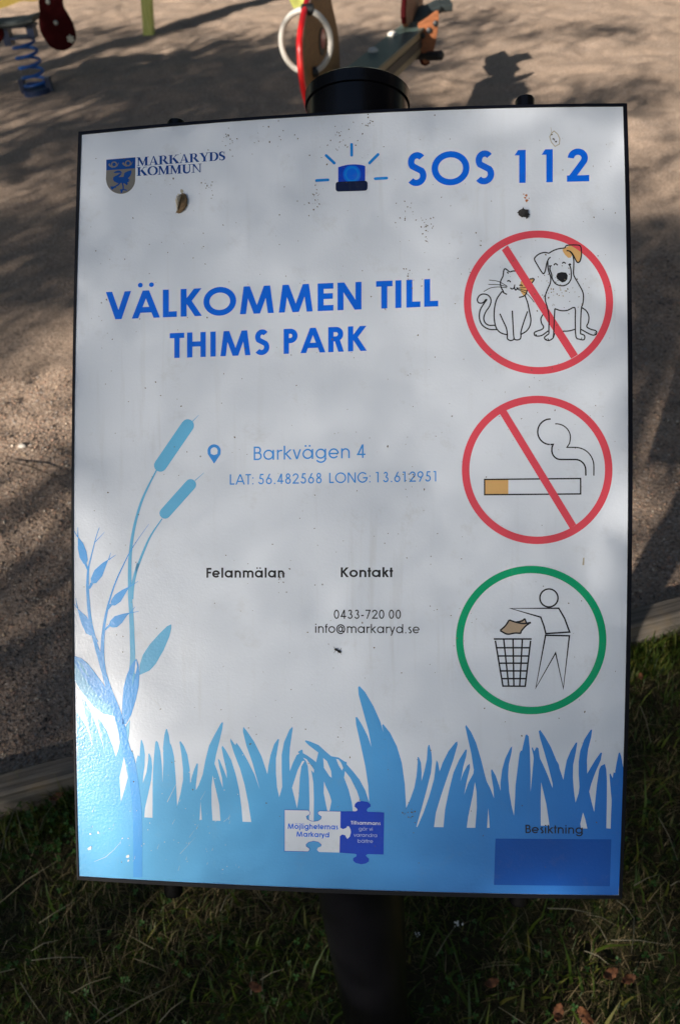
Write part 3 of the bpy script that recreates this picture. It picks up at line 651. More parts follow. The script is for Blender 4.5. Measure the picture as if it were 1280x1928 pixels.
def f(A_):
    q = c1([(895, 165), (690, 465)]); A_.capstroke(q[0], q[1], 24); q = c1([(917, 610), (725, 825)]); A_.capstroke(q[0], q[1], 21)
    A_.stroke(c1([(930, 135), (980, 85)]), [1.6, .5]); A_.stroke(c1([(950, 580), (1018, 520)]), [1.6, .5])
    s1 = smooth(c1([(662, 500), (600, 620), (545, 745), (505, 880), (480, 1000), (465, 1120), (460, 1220)]) + c2([(527, 500), (530, 650), (540, 800), (548, 1000), (552, 1200), (540, 1330)]), 4)
    A_.stroke(s1, list(np.interp(np.arange(len(s1)), [0, 8, 28, 52], [2.5, 4.5, 7.0, 11.0])))
    s2 = smooth(c1([(703, 866), (620, 990), (560, 1120), (510, 1250)]) + c2([(600, 370), (570, 480), (553, 570), (545, 680)]), 4)
    A_.stroke(s2, list(np.interp(np.arange(len(s2)), [0, 8, 28], [2, 4.5, 6])))
    A_.poly(c2([(885, 897), (850, 912), (780, 980), (700, 1070), (640, 1160), (612, 1250), (612, 1335), (700, 1295), (750, 1240), (820, 1120), (870, 1000), (886, 930)]))
    A_.poly(c2([(46, 1220), (120, 1330), (200, 1440), (300, 1540), (365, 1590), (400, 1690), (300, 1668), (220, 1610), (120, 1490), (48, 1376)]))
    A_.poly(c2([(480, 1800), (530, 1720), (522, 1830), (512, 1928), (480, 1928)]))
art('printed_cattail', 'two sky blue printed cattails with thin stems and a lance leaf', 2, V_reed, f)
def f(A_):
    st1 = smooth(c2([(265, 60), (235, 150), (205, 270), (180, 370), (168, 440), (163, 560), (170, 700), (185, 850), (207, 960), (235, 1070), (268, 1180), (310, 1330), (355, 1480), (400, 1600), (437, 1720), (465, 1830), (481, 1928)]) + c5([(345, 450), (365, 560), (379, 680), (386, 800), (387, 1106)]), 3)
    A_.stroke(st1, list(np.interp(np.arange(len(st1)), [0, 9, 15, 24, 33, 42, 48, 60], [.9, 2.6, 5.5, 6.5, 9, 15, 15, 17])))
    st2 = smooth(c2([(692, 32), (600, 160), (530, 270), (470, 390), (410, 520), (362, 660), (330, 780), (305, 920), (293, 1060), (292, 1200), (308, 1330)]), 3)
    A_.stroke(st2, list(np.interp(np.arange(len(st2)), [0, 9, 15, 20, 30], [.5, 2, 3.2, 5, 9])))
    for P in ([(80, 140), (125, 195), (155, 270), (165, 340), (150, 383), (130, 375), (95, 320), (80, 240)], [(345, 335), (290, 368), (222, 430), (192, 500), (195, 547), (240, 540), (290, 480), (318, 405)],
              [(528, 568), (460, 600), (400, 640), (367, 690), (360, 730), (400, 735), (450, 700), (490, 632)], [(535, 795), (470, 805), (400, 825), (360, 865), (345, 910), (380, 925), (420, 920), (460, 885), (503, 822)],
              [(75, 755), (112, 790), (162, 835), (205, 930), (218, 985), (190, 995), (150, 975), (115, 900), (90, 820)], [(215, 975), (257, 1045), (232, 1052)],
              [(46, 1168), (110, 1190), (170, 1240), (240, 1330), (305, 1420), (345, 1480), (385, 1600), (355, 1590), (290, 1560), (200, 1450), (120, 1340), (46, 1222)],
              [(585, 1195), (603, 1240), (612, 1320), (605, 1430), (580, 1550), (540, 1680), (495, 1760), (462, 1760), (462, 1600), (473, 1450), (500, 1340), (535, 1255), (568, 1207)]):
        A_.poly(c2(P))
    for a_, b_, w_ in (((80, 145), (45, 90), 1.2), ((80, 145), (80, 60), 1.2), ((146, 372), (168, 430), 3), ((345, 340), (364, 278), 1.2), ((345, 340), (408, 296), 1.2), ((200, 542), (178, 588), 3.6), ((525, 572), (545, 515), 1.2), ((525, 572), (600, 525), 1.2), ((366, 725), (340, 765), 3.4),
                       ((530, 798), (575, 745), 1.2), ((530, 798), (605, 785), 1.2), ((350, 908), (312, 946), 3), ((78, 760), (60, 672), 1.2), ((78, 760), (46, 720), 1.2), ((230, 185), (310, 100), .9)):
        A_.stroke(c2([a_, b_]), [w_ * 1.6, w_ * .5 if w_ < 2 else w_])
art('printed_wild_oat', 'mid blue printed plant with five seed buds and two broad leaves', 3, V_plant, f)
for P, mm in (([(583, 1205), (591, 1260), (577, 1330), (570, 1310), (574, 1250)], V_white), ([(566, 1290), (572, 1340), (546, 1445), (552, 1350)], V_reed), ([(65, 1195), (112, 1235), (185, 1357), (125, 1300)], V_reed)):
    art('printed_leaf_vein', None, 4, mm, lambda A_: A_.poly(c2(P)))

# crest and municipal name
cc = crop(195, 285, 70 / 1280)
def f(A_):
    A_.cm = 0; A_.poly(cc([(105, 640), (1105, 580), (1100, 980)] + [(600 + 500 * math.cos(rad(a_)), 970 + 495 * math.sin(rad(a_))) for a_ in range(8, 180, 8)] + [(92, 970)]))
    A_.cm = 1; A_.poly(cc([(105, 290), (1110, 205), (1105, 585), (105, 655)]))
    A_.poly(cc([(350, 730), (420, 690), (500, 660), (590, 670), (640, 720), (625, 790), (575, 850), (530, 890), (700, 880), (730, 740), (830, 690), (970, 650), (975, 740), (930, 850), (850, 930), (930, 1000), (870, 1010), (900, 1060), (830, 1060), (850, 1130), (810, 1170), (740, 1110), (640, 1090), (500, 1100), (380, 1040), (335, 970), (350, 890), (420, 850), (520, 800), (560, 740), (420, 750)]))
    A_.stroke(cc([(570, 1090), (520, 1150), (380, 1230), (260, 1260)]), [3.2, 2.6, 2.6, 5.5]); A_.stroke(cc([(380, 1235), (300, 1310)]), [2.2, 3]); A_.stroke(cc([(380, 1235), (440, 1260)]), [2, 1.2])
    A_.stroke(cc([(660, 1090), (690, 1200), (690, 1310)]), 2.6); A_.stroke(cc([(700, 1310), (590, 1360)]), [2.2, 5]); A_.stroke(cc([(690, 1310), (820, 1345)]), [2.2, 1.6]); A_.stroke(cc([(670, 1320), (620, 1430)]), [2, 3])
    A_.cm = 0
    for cx_, cy_ in ((375, 455), (855, 415)):
        A_.stroke(cc(arc(cx_, cy_, 85, 85, 0, 360, 24)[:-1]), 2.3, True); A_.poly(cc([(cx_ - 205, cy_ + 15), (cx_ - 160, cy_ - 45), (cx_ - 105, cy_ + 45), (cx_ - 20, cy_ + 95), (cx_ - 60, cy_ + 120), (cx_ - 150, cy_ + 70)])); A_.stroke(cc([(cx_ + 90, cy_ + 60), (cx_ + 160, cy_ - 60)]), [2, .6])
art('crest', 'municipal shield with two horns over a striding blue bird', 1, [V_crestgrey, V_crestblue], f)
def f(A_):
    A_.text('MARKARYDS', (258, 313), (424.5, 301.5), 16.5, font='serif', track=-.02); A_.text('KOMMUN', (258, 331.5), (380, 324.5), 16.5, font='serif', track=-.02)
art('municipality_lettering', None, 1, V_crestblue, f)

# beacon and emergency number
cb = crop(580, 260, .125)
def f(A_):
    A_.cm = 0; A_.poly(cb([(453, 440)] + [(453 + 407 * t, 440 - 22 * t - 42 * (1 - (2 * t - 1) ** 2) * .75) for t in np.linspace(.06, .94, 10)] + [(860, 424), (857, 680), (453, 690)]))
    for k, (rx_, ry_) in enumerate(((135, 140), (112, 118), (80, 88))):
        A_.cm = (2, 1, 2)[k] if k != 1 else 1
        A_.poly(cb([(x, min(max(y, 415), 665)) for x, y in arc(660, 545, rx_, ry_, 0, 360, 28)[:-1]]))
    A_.cm = 3; r_ = 42
    P = arc(895 - r_, 645 + r_, r_, r_, -90, 0, 5) + arc(893 - r_, 795 - r_, r_, r_, 0, 90, 5) + arc(415 + r_, 808 - r_, r_, r_, 90, 180, 5) + arc(415 + r_, 660 + r_, r_, r_, 180, 270, 5); A_.poly(cb(P))
    A_.cm = 4
    for p, q in (((655, 97), (655, 262)), ((272, 265), (395, 380)), ((1052, 250), (924, 378)), ((127, 642), (300, 632)), ((1010, 614), (1182, 605))):
        q2 = cb([p, q]); A_.capstroke(q2[0], q2[1], 5.2)
art('beacon_symbol', 'blue printed emergency beacon with five rays', 1, [V_deep, V_beam, V_blue, V_navy, V_ray], f)
art('emergency_lettering', None, 1, V_blue, lambda A_: A_.text('SOS 112', (765, 350), (1108.5, 341.3), 62, w=.19, track=.14, space=.40))
def f(A_):
    A_.text('VÄLKOMMEN TILL', (200, 602), (824.5, 576.8), 52, w=.205, track=.09, space=.40)
    A_.text('THIMS PARK', (320, 674.5), (690, 660.5), 47, w=.205, track=.10, space=.40)
art('welcome_lettering', None, 1, V_blue, f)
def f(A_):
    A_.text('Barkvägen 4', (478, 866.5), (688, 862), 25.5, w=.11, track=.13)
    A_.text('LAT: 56.482568  LONG: 13.612951', (433, 912.7), (826, 906.3), 19.5, w=.125, track=.12, space=.28)
    A_.stroke(arc(403.5, 849, 9.6, 9.6, 155, 385, 24), 5.6); A_.poly([(392, 853), (392.4, 856), (403.5, 873), (415, 856), (415.2, 853), (408, 855.2), (403.5, 856.8), (399, 855.2)]); A_.poly([(391.2, 848), (391.5, 855), (398, 856), (396.6, 851)]); A_.poly([(415.8, 848), (415.5, 855), (409, 856), (410.4, 851)])
art('address_lettering', None, 1, V_lightblue, f)
art('fault_report_lettering', None, 1, V_black, lambda A_: A_.text('Felanmälan', (389, 1087.7), (535.5, 1087.5), 18.5, w=.185, track=.10))
art('contact_lettering', None, 1, V_black, lambda A_: A_.text('Kontakt', (641.5, 1086.7), (739.5, 1086.7), 18.5, w=.185, track=.09))
art('phone_lettering', None, 1, V_black, lambda A_: A_.text('0433-720 00', (628, 1165), (755, 1165), 17, w=.125, track=.10))
art('mail_lettering', None, 1, V_black, lambda A_: A_.text('info@markaryd.se', (593.5, 1191.5), (789.5, 1192.5), 17, w=.125, track=.11))

# pictogram 1: no dogs or cats
k1 = crop(860, 420, .25)
def f(A_):
    A_.cm = 0; B = 2.35
    def s_(pts, n=4, w=B): A_.stroke(smooth(k1(pts), n), w)
    A_.cm = 1      # tan patches
    A_.poly(k1([(792, 200), (815, 185), (850, 168), (880, 164), (915, 168), (932, 185), (935, 230), (925, 285), (908, 297), (890, 270), (870, 235), (855, 262), (835, 262), (812, 240), (796, 215)]))
    A_.poly(k1([(478, 440), (500, 430), (520, 460), (530, 500), (520, 530), (500, 548), (480, 520), (473, 480)])); A_.poly(k1([(545, 425), (575, 422), (565, 450), (552, 455)]))
    A_.cm = 0
    s_([(350, 520), (330, 480), (327, 440), (345, 400), (350, 360), (360, 345), (375, 352), (395, 368), (420, 362), (445, 362)]); s_([(375, 370), (387, 380)], 2)
    s_([(545, 422), (575, 420), (578, 430), (560, 455)], 3); s_([(530, 500), (515, 540), (490, 555), (465, 560)]); s_([(340, 515), (350, 525), (375, 538)])
    s_([(338, 515), (300, 570), (283, 630), (278, 700), (285, 760), (300, 800), (330, 828), (375, 842)]); s_([(510, 545), (530, 600), (545, 670), (555, 730), (545, 780), (520, 815), (482, 838)])
    s_([(300, 803), (240, 800), (190, 770), (168, 720), (172, 660), (200, 610), (222, 580), (215, 578), (195, 600), (165, 602), (152, 580), (165, 550), (195, 535), (235, 545), (255, 580), (245, 625), (215, 670), (200, 715), (210, 750), (240, 770), (287, 770)])
    s_([(322, 683), (345, 735), (370, 790), (378, 840), (378, 870), (400, 885), (425, 878), (427, 860)]); s_([(415, 660), (420, 760), (427, 862), (445, 880), (472, 875), (480, 855), (480, 820), (500, 750), (530, 665)])
    s_([(376, 440), (390, 434), (403, 446)], 3); s_([(468, 472), (480, 466), (492, 476)], 3); s_([(400, 488), (412, 497), (428, 490), (432, 475), (430, 488), (440, 505), (452, 495), (448, 485)], 3); A_.poly(k1([(424, 466), (440, 464), (434, 476)]))
    for P in ([(240, 430), (310, 440), (375, 475)], [(235, 463), (310, 465), (378, 480)], [(200, 517), (250, 490), (310, 482), (375, 488)], [(455, 490), (525, 486)], [(455, 495), (530, 512)], [(455, 500), (520, 530), (555, 565), (580, 598)]): s_(P, 4, 1.3)
    # dog
    s_([(690, 228), (720, 210), (760, 195), (810, 188)]); s_([(690, 228), (660, 222), (620, 232), (590, 255), (582, 275), (600, 310), (640, 375), (655, 378), (665, 350), (675, 300), (690, 268), (703, 258)])
    s_([(810, 190), (820, 172), (850, 166), (900, 166), (925, 172), (933, 195), (935, 240), (925, 285), (910, 298), (895, 285), (870, 235), (848, 213), (823, 208)]); s_([(848, 213), (868, 240), (877, 280), (877, 330), (875, 380), (885, 410), (920, 470), (945, 520), (950, 560), (945, 610), (935, 640), (930, 720), (928, 830)])
    s_([(682, 280), (683, 330), (692, 375), (704, 410), (700, 455), (680, 500), (663, 550), (665, 590), (680, 640), (690, 700), (690, 790), (690, 835)]); s_([(690, 322), (700, 325), (710, 320)], 3); s_([(700, 325), (698, 350), (710, 385), (718, 425), (745, 460), (790, 473), (830, 460), (855, 425), (858, 385), (855, 345), (845, 315)]); s_([(838, 318), (848, 308), (855, 318)], 3)
    s_([(727, 318), (740, 306), (757, 318)], 3); s_([(790, 305), (802, 296), (817, 305)], 3)
    A_.poly(k1([(745, 400), (755, 378), (785, 370), (820, 374), (832, 395), (828, 425), (812, 442), (790, 448), (770, 435), (752, 420)]))
    s_([(733, 830), (728, 850), (718, 870), (690, 885), (665, 878), (657, 862), (675, 845), (690, 835)]); s_([(735, 645), (731, 720), (726, 830), (722, 862)]); s_([(735, 645), (780, 660), (830, 658), (885, 638), (888, 730), (893, 855), (920, 875), (950, 880), (960, 865), (955, 845), (930, 835), (928, 830)], 3)
    s_([(795, 815), (840, 813), (890, 800)]); s_([(935, 635), (970, 660), (990, 700), (988, 745), (975, 780), (1005, 800), (1040, 810), (1050, 825), (1040, 842), (1005, 840), (930, 800)]); s_([(648, 685), (630, 720), (635, 755), (650, 780), (640, 800), (600, 815), (582, 825), (583, 845), (605, 852), (640, 845), (685, 812)])
    for P in ([(590, 835), (600, 850)], [(680, 868), (690, 882)], [(668, 872), (676, 882)], [(938, 862), (935, 878)], [(1040, 822), (1035, 838)]): s_(P, 1, 1.5)
art('dog_and_cat_pictogram', 'line drawing of a sitting cat and a sitting dog with tan ears', 2, [V_line, V_tan], f)
def f(A_):
    A_.ring(1013, 569.5, 133.5, 128.5, 13.5)
    A_.quadstrip(k1([(336, 205), (858, 1022)]), k1([(381, 168), (908, 990)]))
art('prohibition_circle', 'red prohibition circle over the dog and cat, upper of the two', 3, V_red, f)
# pictogram 2: no smoking
k2 = crop(860, 730, .25)
def f(A_):
    A_.cm = 1; A_.poly(k2([(210, 693), (385, 692), (385, 803), (210, 804)])); A_.cm = 0
    A_.stroke(k2([(207, 691), (929, 684), (929, 800), (207, 806)]), 2.6, True)
    A_.stroke(k2(arc(700, 332, 94, 96, -88, -268, 20)[::1]), 2.7)
    A_.stroke(k2([(700, 428), (722, 427), (713, 450), (712, 480)] + arc(780, 475, 67, 66, 175, 90, 8) + [(880, 541)] + arc(890, 620, 77, 79, -90, 0, 8) + [(968, 662)]), 2.8)
    A_.stroke(k2(arc(745, 375, 107, 103, -94, 10, 14) + [(845, 420), (826, 449), (880, 450)] + arc(890, 590, 138, 140, -90, 0, 12) + [(1028, 662)]), 2.1)
art('cigarette_pictogram', 'line drawing of a smoking cigarette with tan filter', 2, [V_line, V_tan], f)
def f(A_):
    A_.ring(1010.5, 884.8, 134.5, 132.6, 14)
    A_.quadstrip(k2([(320, 195), (848, 1060)]), k2([(372, 172), (895, 1030)]))
art('prohibition_circle', 'red prohibition circle over the cigarette, lower of the two', 3, V_red, f)
# pictogram 3: litter
k3 = crop(850, 1050, 310 / 1280)
def f(A_):
    A_.ring(850 + 616 * .2422, 1050 + 640 * .2422, 134.5, 132.8, 13.9)
art('mandatory_circle', 'green circle around the litter pictogram', 3, V_green, f)
def f(A_):
    A_.cm = 1; A_.poly(k3([(375, 565), (420, 530), (445, 485), (500, 500), (560, 475), (580, 508), (612, 503), (560, 550), (535, 585), (470, 590), (410, 590)])); A_.cm = 0
    w = 2.9
    A_.stroke(smooth(k3([(375, 566), (415, 530), (446, 484)])), w); A_.stroke(smooth(k3([(446, 484), (500, 502), (560, 512), (614, 503)])), w); A_.stroke(smooth(k3([(500, 500), (545, 492), (566, 473)])), w); A_.stroke(k3([(566, 473), (582, 512)]), w); A_.stroke(smooth(k3([(614, 503), (575, 530), (540, 570), (537, 588)])), w); A_.stroke(smooth(k3([(537, 588), (490, 586), (430, 594), (375, 566)])), w)
    A_.stroke(k3([(326, 632), (620, 632)]), w); A_.stroke(k3([(338, 645), (397, 998), (570, 999), (612, 645)]), w)
    for a_, b_ in (((403, 632), (442, 998)), ((475, 632), (482, 998)), ((548, 632), (527, 998)), ((346, 700), (603, 700)), ((356, 764), (596, 764)), ((366, 820), (590, 820)), ((376, 880), (583, 880)), ((386, 940), (577, 940))): A_.stroke(k3([a_, b_]), w)
    A_.ring(850 + 754 * .2422, 1050 + 313 * .2422, 17, 16.9, w)
    A_.stroke(k3([(455, 394), (830, 393), (875, 470), (915, 578), (730, 590), (715, 530), (690, 462), ]), w, True)
    A_.stroke(k3([(728, 603), (913, 607), (866, 1015), (806, 740), (652, 1012)]), w, True)
art('litter_pictogram', 'line drawing of a figure dropping paper into a wire basket', 2, [V_line, V_sand], f)

# puzzle logo
kp = crop(520, 1490, 220 / 1280)
lw = [(92, 200), (350, 205), (370, 225), (368, 250), (330, 272), (340, 302), (380, 322), (420, 326), (460, 320), (490, 298), (495, 275), (460, 250), (455, 228), (475, 212), (704, 217), (702, 395), (730, 412), (765, 400), (780, 378), (800, 385), (815, 420), (818, 450), (805, 495), (780, 518), (765, 500), (755, 478), (720, 470), (697, 490), (693, 668), (470, 662), (448, 640), (455, 618), (490, 600), (493, 580), (460, 552), (410, 543), (355, 555), (328, 580), (330, 600), (362, 620), (368, 640), (350, 658), (92, 652)]
def f(A_):
    A_.cm = 0; A_.poly(kp([(704, 217), (870, 217), (890, 205), (885, 190), (857, 165), (862, 135), (890, 112), (940, 105), (1000, 115), (1032, 140), (1033, 165), (1000, 185), (990, 205), (1000, 222), (1181, 230), (1174, 690), (1000, 685), (980, 700), (990, 715), (1015, 735), (1015, 765), (980, 788), (930, 796), (870, 782), (842, 758), (842, 730), (878, 710), (880, 690), (860, 682), (693, 670)]))
    A_.cm = 2; A_.poly(kp(lw)); A_.cm = 0; A_.stroke(kp(lw[-11:] + lw[:15]), .8)
    A_.cm = 1; A_.text('Möjligheternas', (542, 1560), (636.3, 1561.4), 10, w=.18, track=.09); A_.text('Markaryd', (558.3, 1574.6), (619.7, 1576.2), 9.6, w=.18, track=.09)
    A_.cm = 2; A_.text('Tillsammans', (660.3, 1551.6), (716, 1553), 6.6, w=.17, track=.09); A_.cm = 3
    A_.text('gör vi', (675.3, 1563), (701.2, 1563.6), 6.6, w=.11, track=.1); A_.text('varandra', (666, 1574.6), (709.6, 1575.6), 6.6, w=.11, track=.1); A_.text('bättre', (673.5, 1586), (702, 1586.6), 6.6, w=.11, track=.1)
art('puzzle_logo', 'white and deep blue interlocking puzzle pieces with small text', 4, [V_deep, V_blue, V_white, V_wline], f)
art('inspection_field', 'empty darker blue inspection box at the lower right', 1, vinyl('print_field_blue', (.0, .085, .44)), lambda A_: A_.poly(c7([(378, 838), (1112, 843), (1102, 1140), (368, 1132)])))
art('inspection_lettering', None, 4, V_black, lambda A_: A_.text('Besiktning', (988.4, 1568.3), (1096, 1569.5), 15.5, w=.135, track=.10))

# weather marks: specks, streaks and scratches with gloss sparkle drawn in
def blob(A_, x, y, r_, r, asp=1.0, ang=0):
    n = 7; ph = r.uniform(0, 6); pts = []
    for i in range(n):
        q = 2 * math.pi * i / n + ph; rr_ = r_ * r.uniform(.6, 1.25); a_, b_ = rr_ * math.cos(q) * asp, rr_ * math.sin(q)
        pts.append((x + a_ * math.cos(ang) - b_ * math.sin(ang), y + a_ * math.sin(ang) + b_ * math.cos(ang)))
    A_.poly(pts)
def f(A_):
    r = np.random.default_rng(5)
    for _ in range(330): blob(A_, r.uniform(165, 1160), 1650 - 1390 * r.beta(1.5, 1.0), r.choice([.6, .9, 1.3], p=[.55, .33, .12]), r, r.uniform(1, 1.8), r.uniform(0, 3))
    for cx_, cy_, sx_, sy_, n_ in ((592, 378, 5, 16, 26), (430, 262, 8, 12, 14), (640, 262, 14, 14, 22), (700, 235, 12, 8, 14), (805, 432, 6, 18, 26), (765, 405, 8, 10, 16), (1048, 548, 26, 22, 60), (770, 520, 4, 10, 12), (520, 250, 40, 18, 14), (395, 350, 6, 10, 12), (770, 903, 5, 16, 14), (527, 1086, 8, 5, 14), (855, 1160, 30, 30, 10), (770, 1530, 6, 10, 14), (560, 1395, 60, 60, 14)):
        for _ in range(n_): blob(A_, r.normal(cx_, sx_), r.normal(cy_, sy_), r.uniform(.4, 1.3), r, 1.4, r.uniform(0, 3))
A_ = art('dirt_speck', None, 6, plain('dirt_speck_brown', (.13, .105, .075), .9), f); tag(A_, kind='stuff')
def f(A_):
    r = np.random.default_rng(9)
    for _ in range(34):
        x, y = r.uniform(170, 470), r.uniform(1500, 1650); a_ = r.normal(-1.1, .18); L_ = r.exponential(9) + 1.5
        A_.stroke([(x, y), (x + L_ * math.cos(a_), y + L_ * math.sin(a_))], [r.uniform(.25, .9), .15])
    for x, y, r_ in ((171, 1570, 1.8), (186, 1567, 1.8), (241, 1612, 2.6), (170.5, 1597, 3.4), (242, 1620, 1.8), (231, 1578, 1.4)): blob(A_, x, y, r_, r, 1.3, -1.0)
    for _ in range(75): blob(A_, r.uniform(160, 480), r.uniform(1330, 1645), r.uniform(.3, 1.0), r, 1.3, r.uniform(0, 3))
    A_.stroke([(178, 1622), (200, 1613), (215, 1600), (228, 1585)], [.4, .6, .5, .3]); A_.stroke([(286, 1313), (300, 1328), (311, 1344)], [.4, .8, .3])
A_ = art('scratch_sparkle', None, 6, plain('pale_scratch_sparkle', (.66, .70, .72), .4), f); tag(A_, kind='stuff')  # pale scratches, with their gloss sparkle put into the colour
st_m = plain('dried_stain', (.42, .385, .30), .8, var=.3, nscale=400)
def f(A_):
    r = np.random.default_rng(2)
    A_.stroke([(1037, 252), (1034, 258), (1037, 268), (1044, 276), (1052, 272), (1053, 262), (1049, 253), (1042, 247)], 1.7, True); A_.stroke([(1036, 240), (1038, 252)], [.5, 1]); blob(A_, 340, 372, 6, r, 1.4, 1.5); blob(A_, 343, 360, 3, r, 1.6, 1.5)
    for _ in range(9): blob(A_, r.normal(1048, 10), r.normal(548, 9), r.uniform(.8, 1.8), r, 1.3, 1)
    A_.stroke([(1098, 1050), (1097, 1064)], [2.6, 3.4])
tag(art('dried_stain', 'pale brown dried splash marks on the white panel', 5, st_m, f), kind='stuff')
def f(A_):
    r = np.random.default_rng(4)
    for x, y, q in ((1038, 254, 1.6), (1041, 262, 1.8), (1046, 267, 1.9), (1043, 264, 1.3)): blob(A_, x, y, q, r)
    A_.cm = 1
    for x, y, q in ((990, 368, 2.6), (988, 373, 2.2), (991, 378, 3.0), (985, 366, 1.2), (995, 374, 1.2)): blob(A_, x, y, q, r)
rf = art('rust_fleck', None, 6, [plain('dark_fleck', (.03, .022, .018), .8), plain('rust_fleck', (.42, .15, .05), .8)], f); tag(rf, kind='stuff')

# small creatures and leavings that sit on the panel: things of their own
def on_panel(px, py, h=0): return panel_mx @ ploc(px, py, h)
Rp = np.array([E1, E2, E3]).T
def lump(name, mat, parent, pts, rads, flat=.6, n=10, jit=.15, seed=1):
    r = np.random.default_rng(seed); mb = MB()
    P = smooth([(p[0], p[1]) for p in pts], 3); rr_ = np.interp(np.linspace(0, 1, len(P)), np.linspace(0, 1, len(rads)), rads)
    mb.tube([(x, y, rr_[i] * flat) for i, (x, y) in enumerate(P)], rr_, n)
    v = np.array(mb.v); v += r.normal(size=v.shape) * rr_.max() * jit; v[:, 2] = np.clip(v[:, 2] * flat, .0002, None); mb.v = v.tolist()
    return mb.build(name, mat, parent, True)
def panel_thing(name, label, cat, px, py):
    o = thing(name, label, cat); o.matrix_world = Matrix.Translation(on_panel(px, py, .0002)) @ Matrix(Rp.tolist()).to_4x4(); return o
m = 1 / 2044
t = panel_thing('cocoon', 'brown bean shaped cocoon stuck under the municipal crest on the white panel', 'cocoon', 342, 385)
lump('husk', plain('cocoon_brown', (.20, .13, .07), .8, var=.6, nscale=500, bump=.6, bscale=900), t, [(-7 * m, -16 * m), (-1 * m, -8 * m), (4 * m, 3 * m), (5 * m, 13 * m), (2 * m, 18 * m)], [.0012, .0036, .0042, .0034, .001], .7, 12, .1)
lump('thread', plain('cocoon_pale', (.55, .50, .42), .8), t, [(-6 * m, -14 * m), (-3 * m, 0), (0, 9 * m), (1 * m, 16 * m)], [.0005, .0014, .0012, .0004], 2.6, 6, .2)
t = panel_thing('bird_dropping', 'small black dropping on the panel below the number 112', 'dropping', 984, 402)
lump('pellet', plain('dropping_black', (.012, .011, .012), .6, bump=.6, bscale=900), t, [(-7 * m, 3 * m), (-2 * m, 0), (4 * m, -2 * m), (6 * m, -6 * m)], [.001, .003, .0036, .0014], .7, 10, .22, 3)
t = panel_thing('ant', 'tiny dark winged ant sitting under the contact address on the panel', 'insect', 636, 1225)
am = plain('ant_black', (.02, .017, .015), .4)
lump('body', am, t, [(-6 * m, 3 * m), (-3 * m, 2 * m), (-1 * m, .5 * m), (2 * m, -1 * m), (6 * m, -3 * m)], [.0008, .0012, .0005, .0012, .0008], 1, 8, .03)
mb = MB()
for k in (-1, 1):
    for x_, dx_ in ((-3, -3), (0, .5), (2, 3)): mb.tube([(x_ * m, -x_ * .5 * m, .0006), ((x_ + dx_) * m, (-x_ * .5 + k * 3.5) * m, .0014), ((x_ + dx_ * 1.7) * m, (-x_ * .5 + k * 6) * m, .0002)], .00012, 4)
mb.build('leg', am, t)

# ------------------------------------------------------------------ playground things
M_spring = plain('blue_spring_paint', (.012, .09, .36), .35, bump=.05)
M_brkt = plain('dark_blue_bracket', (.006, .022, .075), .4)
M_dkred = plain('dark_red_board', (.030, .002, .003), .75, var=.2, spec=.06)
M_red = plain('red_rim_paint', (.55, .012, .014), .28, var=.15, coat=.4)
M_seat = plain('dark_rubber_seat', (.030, .040, .042), .6, var=.3, bump=.2)
M_rubber = plain('black_rubber', (.012, .013, .015), .55, var=.2)
M_white = plain('white_ring_plastic', (.56, .54, .50), .5, var=.08)
M_steel = plain('galvanised_steel', (.34, .36, .35), .45, .7, var=.25, nscale=12)
M_beam = plain('grey_green_beam_top', (.085, .125, .11), .45, .3, var=.2, nscale=9)
M_tanb = plain('beige_beam_side', (.30, .25, .165), .6, var=.15, nscale=9)
def board(name, c1_, c2_, sc=(6, 6, 40)):
    a = N(name); mp = a.n('ShaderNodeMapping'); mp.inputs['Scale'].default_value = sc; a.l(a.coord(), mp.inputs['Vector'])
    g_ = a.noise(2.5, 6, .65, mp.outputs[0]); a.set(Base_Color=a.ramp(g_, [(.3, c1_), (.7, c2_)]), Roughness=.6); a.bump(g_, .3, .002); return a.m
M_ply = board('varnished_plywood', (.16, .055, .020), (.30, .105, .040), (5, 5, 30)); M_plyd = board('tan_plywood', (.19, .085, .020), (.29, .14, .032), (5, 5, 30))
M_yel = plain('yellow_green_paint', (.58, .62, .16), .5, var=.12, nscale=14); M_post = board('lime_painted_timber', (.34, .40, .06), (.66, .68, .26), (40, 40, 3)); M_ybd = board('yellow_timber', (.26, .19, .035), (.46, .36, .09), (3, 30, 30))

def unit(v): v = np.array(v, float); return v / np.linalg.norm(v)
Z3 = np.array([0, 0, 1.0])

# spring rider, upper left
b0 = G(72, 172); lam0 = H_CAM / float(v_px(72, 172) @ downc)
hd = M3 @ np.array([1, 0, 0.0]); hd[2] = 0; hd = unit(hd)              # to the right
fd = np.cross(Z3, hd)                                                    # away from the viewer
ax_ = unit(hd * 1.0 + fd * .35)                                           # ride direction
sd_ = np.cross(Z3, ax_)
rider = thing('spring_rider', 'dark red spring rider toy with black seat on a thick blue coil spring', 'spring rider', tuple(b0))
O = b0
S_lean = unit([0, 0, 1]) 
pts = []; nt = 5.3
for i in range(150):
    t = i / 149; a_ = 2 * math.pi * nt * t; hh = .035 + .37 * (t if t > .22 else t ** 1.0) 
    hh = .03 + (.05 * min(1, t / .2) if t < .2 else .05 + .32 * (t - .2) / .8)
    pts.append(O + Z3 * hh + S_lean * 0 + hd * (.092 * math.cos(a_)) + fd * (.092 * math.sin(a_)))
mb = MB(); mb.tube(pts, .0125, 10); mb.build('spring', M_spring, rider, True, O)
mb = MB(); mb.tube([O + Z3 * -.05, O + Z3 * .03], .12, 24); mb.build('base_plate', M_brkt, rider, True, O)
for k in (-1, 1):
    mb = MB(); mb.box(O + hd * k * .115 + Z3 * .05, hd * .022, fd * .03, Z3 * .055); mb.build('spring_clamp', M_brkt, rider, False, O)
mb = MB(); c_ = O + Z3 * .46
